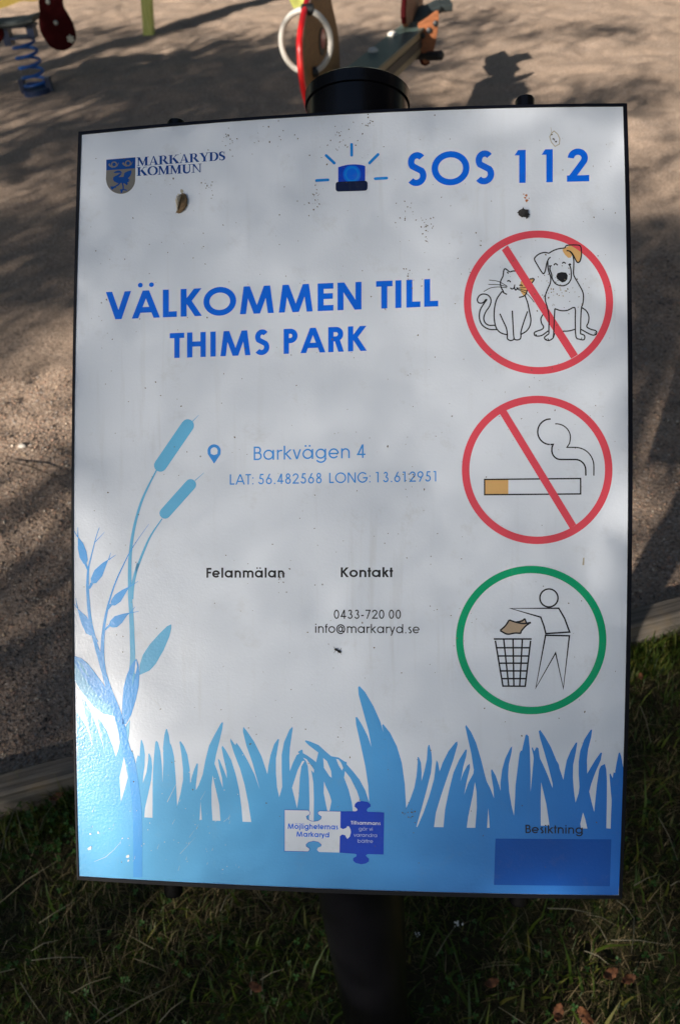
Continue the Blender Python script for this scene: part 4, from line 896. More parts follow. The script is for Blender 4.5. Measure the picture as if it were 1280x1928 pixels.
mb.box(c_ + Z3 * .035, hd * .15, fd * .05, Z3 * .010); mb.box(c_ - hd * .115 - Z3 * .02, hd * .03, fd * .05, Z3 * .075); mb.box(c_ + hd * .10 - Z3 * .0, hd * .03, fd * .05, Z3 * .055); mb.box(c_ - Z3 * .045, hd * .09, fd * .05, Z3 * .010)
mb.build('bracket', M_brkt, rider, False, O)
seat_pts = [O + Z3 * .535 - hd * .55, O + Z3 * .53 - hd * .35, O + Z3 * .525 - hd * .1, O + Z3 * .53 + hd * .08, O + Z3 * .545 + hd * .17]
mb = MB()
for i in range(4):
    p, q = seat_pts[i], seat_pts[i + 1]; mb.bevbox((p + q) / 2 + fd * .0, (q - p) / 2 * 1.02, fd * .13, Z3 * .020, .012)
mb.build('seat', M_seat, rider, True, O)
def pshape(px_pts, lam, ref, ax=None):
    """outline of an upright board that stands through a seen point -> (along, up) metres about it"""
    ax = hd if ax is None else ax; n_ = np.cross(ax, Z3); o_ = W(*ref, lam); out = []
    for p in px_pts:
        v = M3 @ v_px(*p); d = CAM + v * (((o_ - CAM) @ n_) / (v @ n_)) - o_; out.append((float(d @ ax), float(d[2])))
    return o_, out
red = smooth([(73, -60), (74, 5), (76, 22), (74, 38), (77, 58), (86, 75), (98, 89), (114, 95), (130, 92), (142, 78), (143, 62), (137, 42), (126, 22), (119, 5), (118, -60)], 3)
o_, out = pshape(red, lam0 - .45, (107, 42))
for side, dp in ((-1, 0),):
    mb = MB(); mb.prism(out, o_ + fd * dp, hd, Z3, fd, .024, .004); s1_ = mb.build('side_board', M_dkred, rider, False, O)
    tag(s1_, None)
    for (px, py) in ((107, 42), (92, 3), (135, 72)):
        p = CAM + M3 @ v_px(px, py) * (((o_ - CAM) @ fd) / ((M3 @ v_px(px, py)) @ fd)) - fd * .016; mb = MB(); mb.tube([p + fd * .01, p - fd * .004, p - fd * .010], [.018, .018, .010], 12); 
        if (px, py) == (135, 72):
            for q in range(3): mb.capd = 0; u_ = hd * math.cos(q * 1.05 + .5) + Z3 * math.sin(q * 1.05 + .5); mb.box(p - fd * .008, u_ * .030, np.cross(u_, fd) * .007, fd * .004)
        mb.build('bolt_cap', M_steel, s1_, True, O)
o_, out = pshape(smooth([(-60, 60), (-30, 38), (0, 47), (10, 60), (7, 74), (-8, 84), (-40, 86)], 3), lam0 - .30, (0, 70))
mb = MB(); mb.prism(out, o_ - fd * .02, hd, Z3, fd, .024, .004); mb.build('tail_board', M_dkred, rider, False, O)

# lime post
p0 = G(281, 64); pr = p0 + Z3 * 1.9 - hd * (-.30)
pole = thing('timber_post', 'lime green square timber post standing in the sunlit sand', 'post', tuple(p0))
ul = unit(pr - p0); uu = unit(np.cross(ul, fd)); ud = np.cross(uu, ul)
mb = MB(); mb.bevbox(p0 + ul * .85, ul * 1.05, uu * .055, ud * .055, .012); ob = mb.build('upright', M_post, pole, False, p0)
mb = MB(); mb.bevbox(p0 + ul * 1.905, ul * .012, uu * .068, ud * .068, .006); mb.build('post_cap', M_post, pole, False, p0)

# yellow timber edge, far upper left
q0, q1 = G(-60, 27, 0), G(75, 1, 0); dq = unit(q1 - q0)
bd = thing('yellow_timber_board', 'yellow timber board lying at the far edge of the sand, top left', 'board', tuple(q0))
mb = MB(); mb.bevbox((q0 + q1) / 2 + dq * .9 + np.cross(Z3, dq) * .06 + Z3 * .03, dq * 2.4, np.cross(Z3, dq) * .06, Z3 * .10, .008); mb.build('plank', M_ybd, bd, False, q0)

# spring seesaw: beam, handle boards, seats
A0 = W(672, 138, 4.0); B0 = W(812, 34, 5.35); bdv = B0 - A0; bdv[2] *= .6; bdv = unit(bdv); bh = unit([bdv[0], bdv[1], 0]); bs = np.cross(Z3, bh); bup = unit(np.cross(bh, -bs)); 
bup = unit(np.cross(bdv, -bs)) 
if bup[2] < 0: bup = -bup
center = A0 + bdv * .45
gx0 = center.copy(); gx0[2] = 0
saw = thing('seesaw', 'spring seesaw with grey beam, white ring handle and red rimmed plywood boards', 'seesaw', tuple(gx0))
O = gx0
bl0, bl1 = -.22, 1.42
mb = MB(); mb.box(A0 + bdv * (bl0 + bl1) / 2, bdv * (bl1 - bl0) / 2, bs * .085, bup * .006); mb.build('beam_top', M_beam, saw, False, O)
mb = MB(); mb.bevbox(A0 + bdv * (bl0 + bl1) / 2 - bup * .075, bdv * (bl1 - bl0) / 2 * .995, bs * .066, bup * .067, .004); bm_ = mb.build('beam', M_tanb, saw, False, O)
for k in (-1, 1):
    mb = MB(); mb.box(A0 + bdv * (bl0 + bl1) / 2 - bup * .075 + bs * k * .070, bdv * (bl1 - bl0) / 2 * .99, bs * .003, bup * .024); mb.build('groove_strip', M_rubber, bm_, False, O)
for px, py, lm in ((702, 97, 0), (738, 66, 0)):
    v = M3 @ v_px(px, py); nrm = np.cross(bdv, bs); t_ = ((A0 + bup * .006 - CAM) @ nrm) / (v @ nrm); p = CAM + v * t_
    mb = MB(); mb.tube([p, p + bup * .008, p + bup * .018, p + bup * .022], [.030, .030, .020, .006], 16); mb.build('bolt_head', M_white, saw, True, O)
mb = MB(); pts = []
sp0 = A0 + bdv * .40; sp0 = np.array([sp0[0], sp0[1], 0])
topz = (A0 + bdv * .40)[2] - .15
for i in range(170): t = i / 169; a_ = 2 * math.pi * 6 * t; pts.append(sp0 + Z3 * (.02 + topz * t) + np.array([.10 * math.cos(a_), .10 * math.sin(a_), 0]))
mb.tube(pts, .014, 10); mb.build('spring', M_spring, saw, True, O)
# near handle board
lamP = 3.62; pc = W(592, 80, lamP)
dP = unit(bh * 1.0 + hd * -.12)
def on_board(px, py, o_, n_):
    v = M3 @ v_px(px, py); t_ = ((o_ - CAM) @ n_) / (v @ n_); return CAM + v * t_
nP = unit(np.cross(dP, Z3)); oP = W(577, 80, lamP)
prof = [(576, -70), (575, -20), (571, 0), (563, 30), (558, 60), (556, 85), (557, 110), (559, 140), (564, 170), (571, 195), (578, 215), (590, 240), (640, 240), (632, 180), (628, 130), (626, 80), (620, 40), (612, 5), (606, -40), (602, -70)]
out = []
for p in smooth(prof, 2): d = on_board(p[0] + 8, p[1], oP, nP) - oP; out.append((float(d @ dP), float(d[2])))
mb = MB(); mb.prism(out, oP, dP, Z3, nP, .026, .003); hb = mb.build('handle_board', M_plyd, saw, False, O)
k_ = [i for i in range(len(out)) if i <= len(out) * .56]
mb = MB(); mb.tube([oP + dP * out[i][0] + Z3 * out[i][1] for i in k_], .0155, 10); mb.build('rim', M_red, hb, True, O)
for sgn in (1,):
    hole = []
    for p in arc(601, 78, 6, 27, 0, 360, 20)[:-1]: d = on_board(*p, oP, nP) - oP; hole.append((float(d @ dP), float(d[2])))
    side = 1 if float((CAM - oP) @ nP) > 0 else -1
    mb = MB(); mb.prism(hole, oP + nP * side * .0145, dP, Z3, nP, .004); mb.build('hole', M_rubber, hb, False, O)
    hole2 = [(a_ * .7 + hole[0][0] * .28, b_ * .7 - .008) for a_, b_ in hole]; mb = MB(); mb.prism(hole2, oP + nP * side * .0172, dP, Z3, nP, .003); mb.build('hole_liner', M_red, hb, False, O)
rc = W(576, 79, lamP + .03); rr_ = 51 / FPX * lamP; rn = unit(dP * 1.0 + hd * -.05); ru = unit(np.cross(rn, Z3)); 
mb = MB(); mb.tube([rc + ru * (rr_ * .93 * math.cos(q)) + Z3 * (rr_ * 1.02 * math.sin(q)) for q in np.linspace(0, 2 * math.pi, 49)[:-1]], .0135, 12, closed=True); mb.build('ring_handle', M_white, saw, True, O)
for q in (1, -1):
    p = rc + Z3 * q * rr_ * 1.02; mb = MB(); p = p + hd * .02; mb.tube([p - hd * .03, p - hd * .026, p + hd * .026, p + hd * .03], [.014, .024, .024, .014], 14); mb.build('ring_clamp', M_rubber, saw, True, O)
yb = [(546, -60), (545, 0), (552, 14), (560, 22), (600, 22), (606, -60)]
o_, out = pshape(yb, lamP + .32, (560, 10)); mb = MB(); mb.prism(out, o_, hd, Z3, fd, .024, .003); mb.build('figure_board', M_yel, saw, False, O)
# far end: handle board, seat, foot board with pegs
lamF = 5.25
oF = W(778, 40, lamF); nF = nP; sgF = 1
prof = smooth([(761, -4), (760, 10), (759, 30), (763, 50), (775, 52), (786, 45), (793, 30), (792, -4)], 2)
out = []
for p in prof: d = on_board(*p, oF, nF) - oF; out.append((float(d @ dP), float(d[2])))
mb = MB(); mb.prism(out, oF, dP, Z3, nF, .03, .003); fb = mb.build('handle_board', M_ply, saw, False, O)
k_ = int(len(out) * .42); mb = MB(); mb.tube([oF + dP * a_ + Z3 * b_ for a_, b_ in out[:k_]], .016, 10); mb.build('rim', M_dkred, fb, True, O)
s0, s1 = W(780, 38, lamF - .05), W(846, 10, lamF + .25)
sv = unit(np.array([s1[0] - s0[0], s1[1] - s0[1], 0]))
mb = MB()
P_ = [W(765, 42, 5.2), W(800, 24, 5.28), W(825, 12, 5.34), W(848, 9, 5.38)]
for i in range(3): p, q = P_[i], P_[i + 1]; mb.bevbox((p + q) / 2, (q - p) / 2 * 1.05, fd * (.17 - .03 * i), Z3 * .022, .010)
mb.build('seat', M_seat, saw, True, O)
prof = smooth([(787, 44), (800, 36), (815, 25), (824, 20), (824, 40), (820, 75), (812, 105), (807, 116), (799, 120), (793, 112), (789, 80)], 2)
fa = unit(hd + .25 * bh); o_, out = pshape(prof, 4.90, (805, 70), fa); mb = MB(); mb.prism(out, o_, fa, Z3, unit(np.cross(fa, Z3)), .028, .003); sb = mb.build('foot_board', M_ply, saw, False, O)
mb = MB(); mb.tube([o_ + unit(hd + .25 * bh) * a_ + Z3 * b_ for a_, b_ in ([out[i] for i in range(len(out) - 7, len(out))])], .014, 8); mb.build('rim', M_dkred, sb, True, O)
for px, py in ((807, 56), (795, 66), (819, 43)):
    fn = unit(np.cross(fa, Z3)); p = CAM + M3 @ v_px(px, py) * (((o_ - CAM) @ fn) / ((M3 @ v_px(px, py)) @ fn)) - fd * .016; mb = MB(); mb.tube([p + fd * .02, p - fd * .006, p - fd * .012], [.017, .017, .008], 12); mb.build('bolt_cap', M_rubber, sb, True, O)
p, q = W(765, 108, 5.02), W(833, 104, 4.84); d = unit(q - p)
mb = MB(); mb.tube([p, p + d * .17, p + d * .172, q - d * .012, q], [.017, .017, .026, .028, .016], 14); mb.build('foot_peg', M_rubber, saw, True, O)

# ------------------------------------------------------------------ unseen trees behind the viewer: leaves placed to cast a mapped shade
SA = unit(np.cross(SUN, Z3)); SB = np.cross(SA, SUN)
if SB[2] < 0: SB = -SB
cols = [-700, -300, -60, 40, 110, 200, 300, 450, 600, 750, 850, 930, 1050, 1150, 1230, 1300, 1600]
rows = [
 (-260, [.9, .9, 1, 1, 1, 1, 1, 1, 1, 1, 1, 1, 1, 1, 1, 1, 1]),
 (0,    [.8, .95, 1, 1, 1, 1, 1, 1, 1, 1, 1, 1, 1, 1, 1, 1, 1]),
 (38,   [.5, .9, 1, 1, 1, .9, .95, 1, .9, .9, .5, .3, .9, .9, .95, 1, 1]),
 (58,   [.2, .4, .8, .8, .5, .08, .10, .8, .2, .2, .2, .5, .12, .12, .9, 1, 1]),
 (82,   [.1, .1, .15, .12, .2, .5, .6, .25, .04, .03, .2, .8, .6, .9, .95, 1, 1]),
 (105,  [.05, .05, .08, .25, .45, .25, .06, .02, .02, .05, .6, .9, .9, .95, 1, 1, 1]),
 (135,  [.05, .05, .2, .2, .05, .02, .02, .02, .02, .1, .4, .8, .95, .95, .9, .9, 1]),
 (165,  [.05, .05, .05, .03, .02, .02, .02, .02, .03, .08, .3, .7, .7, .4, .2, .5, .9]),
 (200,  [.1, .1, .25, .35, .2, .06, .02, .02, .05, .1, .2, .4, .3, .15, .2, .8, .9]),
 (250,  [.05, .05, .1, .08, .06, .04, .02, .02, .05, .1, .2, .4, .6, .7, .9, .9, .9]),
 (310,  [.2, .2, .15, .05, .2, .2, .1, .05, .05, .1, .2, .4, .5, .5, .5, .4, .5]),
 (380,  [.3, .3, .45, .4, .2, .1, .1, .05, .05, .1, .2, .4, .5, .5, .6, .7, .6]),
 (450,  [.1, .1, .08, .04, .03, .05, .1, .05, .05, .1, .1, .1, .1, .1, .03, .03, .1]),
 (560,  [.1, .05, .03, .03, .03, .05, .1, .05, .05, .05, .05, .05, .05, .04, .02, .02, .05]),
 (600,  [.2, .2, .35, .3, .2, .2, .1, .05, .05, .05, .05, .05, .05, .04, .02, .02, .05]),
 (660,  [.4, .3, .1, .2, .8, .7, .3, .1, .05, .05, .05, .05, .05, .04, .02, .02, .05]),
 (760,  [.5, .6, .7, .8, .8, .7, .3, .1, .05, .05, .05, .05, .05, .03, .02, .02, .05]),
 (830,  [.5, .7, .9, .9, .7, .4, .3, .1, .05, .05, .05, .05, .05, .03, .02, .02, .05]),
 (910,  [.3, .4, .3, .15, .1, .1, .1, .1, .05, .05, .05, .05, .05, .05, .03, .03, .05]),
 (1010, [.3, .3, .55, .35, .12, .1, .1, .1, .05, .1, .1, .1, .1, .4, .35, .4, .3]),
 (1090, [.1, .2, .35, .15, .08, .05, .05, .05, .05, .1, .1, .1, .3, .6, .75, .8, .5]),
 (1160, [.1, .1, .1, .08, .06, .05, .05, .05, .05, .1, .1, .1, .2, .5, .45, .25, .2]),
 (1240, [.1, .1, .08, .06, .06, .05, .05, .05, .05, .05, .05, .05, .2, .5, .5, .18, .2]),
 (1340, [.1, .08, .08, .07, .06, .05, .05, .05, .05, .05, .05, .05, .08, .12, .10, .06, .1]),
 (1480, [.1, .08, .10, .08, .06, .05, .05, .05, .05, .05, .05, .05, .05, .05, .05, .10, .1]),
 (1600, [.2, .2, .30, .16, .07, .08, .08, .06, .05, .05, .05, .05, .05, .05, .06, .05, .1]),
 (1740, [.08, .08, .05, .07, .10, .22, .25, .12, .08, .10, .14, .12, .08, .14, .10, .04, .1]),
 (1830, [.05, .05, .04, .04, .08, .10, .08, .12, .14, .05, .05, .03, .16, .20, .06, .03, .1]),
 (1930, [.05, .05, .03, .03, .04, .06, .06, .06, .08, .04, .03, .06, .20, .18, .06, .03, .1]),
 (2300, [.05, .05, .03, .03, .04, .06, .06, .06, .08, .04, .03, .06, .12, .12, .06, .03, .1])]
RY = np.array([r_[0] for r_ in rows]); RT_ = np.array([r_[1] for r_ in rows]); CX = np.array(cols)
def bil(px, py):
    px = np.clip(px, CX[0], CX[-1]); py = np.clip(py, RY[0], RY[-1])
    i = np.clip(np.searchsorted(RY, py) - 1, 0, len(RY) - 2); j = np.clip(np.searchsorted(CX, px) - 1, 0, len(CX) - 2)
    fy = (py - RY[i]) / (RY[i + 1] - RY[i]); fx = (px - CX[j]) / (CX[j + 1] - CX[j])
    return (RT_[i, j] * (1 - fx) + RT_[i, j + 1] * fx) * (1 - fy) + (RT_[i + 1, j] * (1 - fx) + RT_[i + 1, j + 1] * fx) * fy
PX_ = np.array([140, 168, 205, 400, 640, 850, 1000, 1180]); PY_ = np.array([230, 420, 620, 850, 1050, 1310, 1385, 1580, 1690])
PT = np.array([[.06, .06, .07, .08, .11, .15, .18, .18],
               [.07, .07, .09, .11, .15, .18, .20, .19],
               [.11, .11, .14, .19, .23, .22, .22, .20],
               [.15, .15, .16, .18, .19, .20, .21, .20],
               [.20, .19, .19, .19, .19, .18, .16, .12],
               [.24, .24, .23, .23, .21, .16, .09, .06],
               [2.6, 1.4, .34, .24, .20, .12, .06, .03],
               [2.6, 1.4, .30, .22, .16, .09, .03, .012],
               [.20, .18, .15, .12, .09, .05, .02, .010]])
def bil2(px, py):
    px = np.clip(px, PX_[0], PX_[-1]); py = np.clip(py, PY_[0], PY_[-1])
    i = np.clip(np.searchsorted(PY_, py) - 1, 0, len(PY_) - 2); j = np.clip(np.searchsorted(PX_, px) - 1, 0, len(PX_) - 2)
    fy = (py - PY_[i]) / (PY_[i + 1] - PY_[i]); fx = (px - PX_[j]) / (PX_[j + 1] - PX_[j])
    return (PT[i, j] * (1 - fx) + PT[i, j + 1] * fx) * (1 - fy) + (PT[i + 1, j] * (1 - fx) + PT[i + 1, j + 1] * fx) * fy
# window across the sun beam that holds everything in view
probe = np.array([G(x, y) for x in (-250, 1530) for y in (-40, 300, 900, 2000)])
Amin, Amax = (probe @ SA).min() - .5, (probe @ SA).max() + .5; Bmin, Bmax = (probe @ SB).min() - .3, (probe @ SB).max() + .3
LEAF = .0014; PLATE_K = .76
r = np.random.default_rng(21)
NC = int((Amax - Amin) * (Bmax - Bmin) * 5.5 / LEAF)
AA = r.uniform(Amin, Amax, NC); BB = r.uniform(Bmin, Bmax, NC)
base = AA[:, None] * SA + BB[:, None] * SB
gt = -base[:, 2] / SUN[2]; GP = base + gt[:, None] * SUN
gpx, gpy, gz = to_px(GP); gpy = np.where(gz < .05, 3000, gpy); gpx = np.where(gz < .05, 640, gpx)
T = bil(gpx, gpy); T = T * np.clip(T * 8, .3, 1)
lowfreq = hnoise(AA, BB, 31, .30) + .5 * hnoise(AA, BB, 32, .13)
T = np.clip(np.clip(T, .004, 1) ** np.exp(lowfreq * 1.5 * np.clip(T * 5, .15, 1)), .004, 1)
pt = ((np.array(PO) - base) @ E3) / float(SUN @ E3); PPt = base + pt[:, None] * SUN
ppx, ppy, _ = to_px(PPt)
onp = (ppx > 100) & (ppx < 1215) & (ppy > 170) & (ppy < 1730)
T = np.where(onp, 1, T)
keep = r.random(NC) < (-np.log(T)) / 5.5
AA, BB, GP, PPt, onp = AA[keep], BB[keep], GP[keep], PPt[keep], onp[keep]
# added screen of tiny leaf quads that sets how much sun reaches the sign
cor = np.array([CAM + M3 @ lam_plate(x, y) for x in (90, 1225) for y in (160, 1740)]); cA, cB = cor @ SA, cor @ SB
CELL = .012; ga, gb = np.meshgrid(np.arange(cA.min(), cA.max(), CELL), np.arange(cB.min(), cB.max(), CELL), indexing='ij'); ga = ga.ravel(); gb = gb.ravel()
def on_panel_plane(A2, B2):
    b2 = A2[:, None] * SA + B2[:, None] * SB; P2 = b2 + (((np.array(PO) - b2) @ E3) / float(SUN @ E3))[:, None] * SUN; x2, y2, _ = to_px(P2); return P2, x2, y2
_, x2, y2 = on_panel_plane(ga + CELL / 2, gb + CELL / 2)
cnt = np.floor(-np.log(np.clip(bil2(x2, y2) * PLATE_K, .004, 1)) * CELL ** 2 / (LEAF / 28) + r.random(len(ga))).astype(int); cnt[(x2 < 100) | (x2 > 1215) | (y2 < 170) | (y2 > 1730)] = 0
A2 = np.repeat(ga, cnt) + r.uniform(0, CELL, cnt.sum()); B2 = np.repeat(gb, cnt) + r.uniform(0, CELL, cnt.sum()); P2, x2, y2 = on_panel_plane(A2, B2); k2_ = np.ones(len(A2), bool)
P2 = P2[k2_]; A2 = A2[k2_]; PPt = np.concatenate([PPt, P2]); GP = np.concatenate([GP, P2]); AA = np.concatenate([AA, A2]); onp = np.concatenate([onp, np.ones(len(A2), bool)])
n = len(AA); start = np.where(onp[:, None], PPt, GP)
zt = np.where(onp, r.uniform(4.6, 7.0, n), r.triangular(2.7, 4.2, 6.6, n))
Q = start + SUN * ((zt - start[:, 2]) / SUN[2])[:, None]
print('leaves', n, 'span', Q.min(0), Q.max(0))
# random leaf quads facing roughly the sun
nr = SUN[None] * 1.0 + r.normal(size=(n, 3)) * .55; nr /= np.linalg.norm(nr, axis=1)[:, None]
u1 = np.cross(nr, r.normal(size=(n, 3))); u1 /= np.linalg.norm(u1, axis=1)[:, None]; u2 = np.cross(nr, u1)
sz = r.uniform(.8, 1.25, n)[:, None] * np.where(onp, .031 / 28 ** .5, .031)[:, None]
V = np.stack([Q - u1 * sz * 1.15, Q - u2 * sz * .75 - u1 * sz * .1, Q + u1 * sz * 1.15, Q + u2 * sz * .75 - u1 * sz * .1], 1)
a = N('birch_leaf'); geo = a.n('ShaderNodeNewGeometry')
a.set(Base_Color=a.ramp(geo.outputs['Random Per Island'], [(0, (.035, .07, .014)), (1, (.10, .15, .03))]), Roughness=.5); M_leaf = a.m
a = N('birch_bark'); nz = a.noise(9, 5); a.set(Base_Color=a.ramp(nz, [(.42, (.05, .045, .04)), (.52, (.45, .43, .40)), (1, (.55, .53, .50))]), Roughness=.8); a.bump(nz, .5, .01); M_bark = a.m
# share the shaped leaf cloud out among neighbouring trees across the beam
hx = unit([SA[0], SA[1], 0]); pos = Q @ hx; edges_ = np.quantile(pos, [0, .25, .5, .75, 1]); edges_[0] -= 1; edges_[-1] += 1
labs = ['birch tree behind the viewer, farthest left of the four casting shade', 'birch tree behind the viewer, second from the left of the four', 'birch tree behind the viewer, third from the left of the four', 'birch tree behind the viewer, farthest right of the four casting shade']
if float(hx @ hd) < 0: labs = labs[::-1]
for i in range(4):
    sel = (pos >= edges_[i]) & (pos < edges_[i + 1]); C_ = Q[sel].mean(0)
    tx = C_[:2] + SUN[:2] / np.linalg.norm(SUN[:2]) * 2.2; tx = tx + hx[:2] * ((-.75, 5.4, 8.9, 14.5)[i] - tx @ hx[:2])
    tr = thing('shade_birch', labs[i], 'tree', (tx[0], tx[1], 0), group='birch trees behind the viewer')
    Vs = V[sel].reshape(-1, 3) - np.array([tx[0], tx[1], 0]); F_ = np.arange(len(Vs)).reshape(-1, 4)
    cr = mesh_np('crown', Vs, F_, M_leaf, tr); tag(cr, kind='stuff')
    T0 = np.array([tx[0], tx[1], 0.0]); mb = MB()
    mb.tube([T0 + Z3 * -.2, T0 + Z3 * .1, T0 + Z3 * 2.5 + hx * .05, T0 + Z3 * 5 - hx * .08, T0 + Z3 * 7.5], [.17, .13, .11, .075, .02], 14); mb.build('trunk', M_bark, tr, True, T0)
    idx = r.choice(np.where(sel & ~onp)[0], 12, replace=False)
    for q in idx:
        e_ = Q[q]; s_z = max(1.9, e_[2] - r.uniform(.3, 1.4)); s_ = T0 + Z3 * s_z; m_ = (s_ + e_) / 2 + Z3 * .15
        mb = MB(); mb.tube([s_, m_, e_], [.026, .014, .004] if i > 1 else [.011, .006, .002], 6); mb.build('limb', M_bark, tr, True, T0)

# the wood that surrounds the playground (outside the picture): it shuts out the low sky
a = N('wood_leaf'); geo = a.n('ShaderNodeNewGeometry')
a.set(Base_Color=a.ramp(geo.outputs['Random Per Island'], [(0, (.020, .040, .012)), (1, (.06, .095, .025))]), Roughness=.6); M_wleaf = a.m
M_wbark = plain('pine_bark', (.10, .065, .045), .9, var=.4, nscale=8, bump=.6, bscale=25)
def tall_tree(rr_, seed, z_lo=1.8, wide=3.1):
    r = np.random.default_rng(seed); T0 = np.zeros(3); n = 6500
    Hh = rr_; zc = r.beta(1.6, 1.3, n) * (Hh - z_lo) + z_lo; R_ = wide * np.sqrt(np.clip(1 - (zc / Hh) ** 2.2, 0.02, 1)) * (.75 + .5 * hnoise(zc, zc * 0 + seed, seed, 1.5))
    q = r.uniform(0, 6.283, n); d = R_ * r.beta(3, 1.2, n); P = np.stack([d * np.cos(q), d * np.sin(q), zc], 1)
    nr = r.normal(size=(n, 3)); nr /= np.linalg.norm(nr, axis=1)[:, None]; u1 = np.cross(nr, r.normal(size=(n, 3))); u1 /= np.linalg.norm(u1, axis=1)[:, None]; u2 = np.cross(nr, u1)
    s_ = r.uniform(.14, .30, n)[:, None]; V = np.stack([P - u1 * s_, P - u2 * s_ * .6, P + u1 * s_, P + u2 * s_ * .6], 1)
    t = thing('park_tree', '', 'tree'); cr = mesh_np('crown', V.reshape(-1, 3), np.arange(n * 4).reshape(-1, 4), M_wleaf, t); tag(cr, kind='stuff')
    mb = MB(); mb.tube([(0, 0, -.2), (0, 0, .2), (.05, 0, Hh * .5), (0, .05, Hh * .95)], [.30, .24, .15, .03], 12); mb.build('trunk', M_wbark, t, True); return t
saz = math.atan2(SUN[1], SUN[0]); k = 0
base_t = [tall_tree(15.5, 61), tall_tree(18.0, 62)]
for i in range(22):
    q = 2 * math.pi * i / 22 + .1; dq_ = (q - saz + math.pi) % (2 * math.pi) - math.pi
    if abs(dq_) < rad(38): continue
    R_ = 9.5 + (i * 7 % 5) * .7; x = 1.0 + R_ * math.cos(q); y = 4.0 + R_ * math.sin(q)
    ux, uy, uz = to_px(np.array([x, y, 0])); 
    if uz[0] > 0 and uy[0] > -420 and y > 0: x, y = x * 1.35, y * 1.35 + 1
    if k < 2: t = base_t[k]
    else:
        s_t = base_t[k % 2]; t = s_t.copy(); COL.objects.link(t)
        for ch in s_t.children: c_ = ch.copy(); COL.objects.link(c_); c_.parent = t
    t.location = (x, y, 0); t.rotation_euler = (0, 0, i * 1.3); tag(t, 'broad dark green park tree in the ring of woodland round the playground', 'tree', 'park trees round the playground'); k += 1

# added unseen pines with high crowns that close over the playground and cut skylight
pine = tall_tree(15.0, 63, 7.0, 4.3); pine.name = 'shade_pine'
for i, (x, y, lb) in enumerate(((-6.9, 3.2, 'unseen bare trunked pine added to the left of the sand'), (6.2, 1.6, 'unseen bare trunked pine added to the right of the sign'), (7.0, 6.4, 'unseen bare trunked pine added to the right of the seesaw'), (-8.6, 8.4, 'unseen bare trunked pine added beyond the spring rider'), (4.6, -2.2, 'unseen bare trunked pine added behind the viewer on the right'), (-2.5, 15.5, 'unseen bare trunked pine added past the far edge of the sand, left one'), (3.6, 15.2, 'unseen bare trunked pine added past the far edge of the sand, right one'))):
    if i == 0: t = pine
    else:
        t = pine.copy(); COL.objects.link(t)
        for ch in pine.children: c_ = ch.copy(); COL.objects.link(c_); c_.parent = t
    t.location = (x, y, 0); t.rotation_euler = (0, 0, i * 2.1); t.scale = (1, 1, 1); tag(t, lb, 'tree', 'unseen pines added to dim the sky over the playground')

# ------------------------------------------------------------------ grass
def blades(name, n, S, T, hmu, wid, flat, mat, seed, hvar=.35, segs=3):
    r = np.random.default_rng(seed); s_ = r.uniform(*S, n); t_ = r.uniform(*T, n); X, Y = xy(s_, t_)
    dens = hnoise(X, Y, seed + 50, .16) + .6 * hnoise(X, Y, seed + 51, .06)
    ok = dens > r.uniform(-.75, .35, n); X, Y = X[ok], Y[ok]; n = len(X)
    d0 = (X - foot.x) ** 2 + (Y - foot.y) ** 2; ok = d0 > .047 ** 2; X, Y = X[ok], Y[ok]; n = len(X)
    Hh = hmu * np.exp(r.normal(0, hvar, n)) * (1 + .7 * hnoise(X, Y, seed + 52, .25)); w = wid * r.uniform(.6, 1.3, n)
    a_ = r.uniform(0, 2 * math.pi, n) ; a_ = a_ + 1.4 * hnoise(X, Y, seed + 53, .12) * 4
    lean = np.clip(r.normal(flat, .30, n), .05, 1.45); curl = r.uniform(.2, 1.1, n)
    Z = lawn_h(X, Y); st_, tt_ = st(X, Y); dx, dy = np.cos(a_), np.sin(a_)
    px_, py_ = -dy, dx; rows_ = []
    P = np.stack([X, Y, Z - .004], 1); ang = lean * .5
    for k in range(segs + 1):
        f_ = k / segs; ww = w * (1 - f_ ** 1.6) * .5 + .00012
        side = np.stack([px_ * ww, py_ * ww, np.zeros(n)], 1)
        rows_.append(P - side); rows_.append(P + side)
        L = Hh / segs; P = P + np.stack([dx * np.sin(ang) * L, dy * np.sin(ang) * L, np.cos(ang) * L], 1); ang = ang + (lean * .5 + curl) / segs
    V = np.stack(rows_, 1); V[:, :, 2] = np.maximum(V[:, :, 2], Z[:, None] + .0015) if False else V[:, :, 2]
    b_ = np.arange(n)[:, None, None] * (2 * (segs + 1))
    F = (b_ + np.array([[2 * k, 2 * k + 1, 2 * k + 3, 2 * k + 2] for k in range(segs)])[None]).reshape(-1, 4)
    return mesh_np(name, V.reshape(-1, 3), F, mat, smooth=True)
def grassmat(name, stops, rough=.5):
    a = N(name); geo = a.n('ShaderNodeNewGeometry'); c = a.ramp(geo.outputs['Random Per Island'], stops)
    a.set(Base_Color=c, Roughness=rough, Specular_IOR_Level=.3)
    tr = a.n('ShaderNodeBsdfTranslucent'); a.l(a.mix(.5, c, (.12, .20, .02)), tr.inputs[0]); mx = a.n('ShaderNodeMixShader'); mx.inputs[0].default_value = .25
    a.l(a.b.outputs[0], mx.inputs[1]); a.l(tr.outputs[0], mx.inputs[2]); a.l(mx.outputs[0], a.t.nodes['Material Output'].inputs[0]); return a.m
M_gg = grassmat('green_blades', [(0, (.016, .038, .004)), (.5, (.042, .074, .007)), (.85, (.08, .10, .012)), (1, (.13, .12, .024))])
M_gd = grassmat('dry_blades', [(0, (.065, .048, .020)), (.5, (.15, .11, .048)), (1, (.29, .23, .13))], .7)
M_gs = grassmat('straw', [(0, (.16, .14, .085)), (1, (.34, .30, .21))], .6)
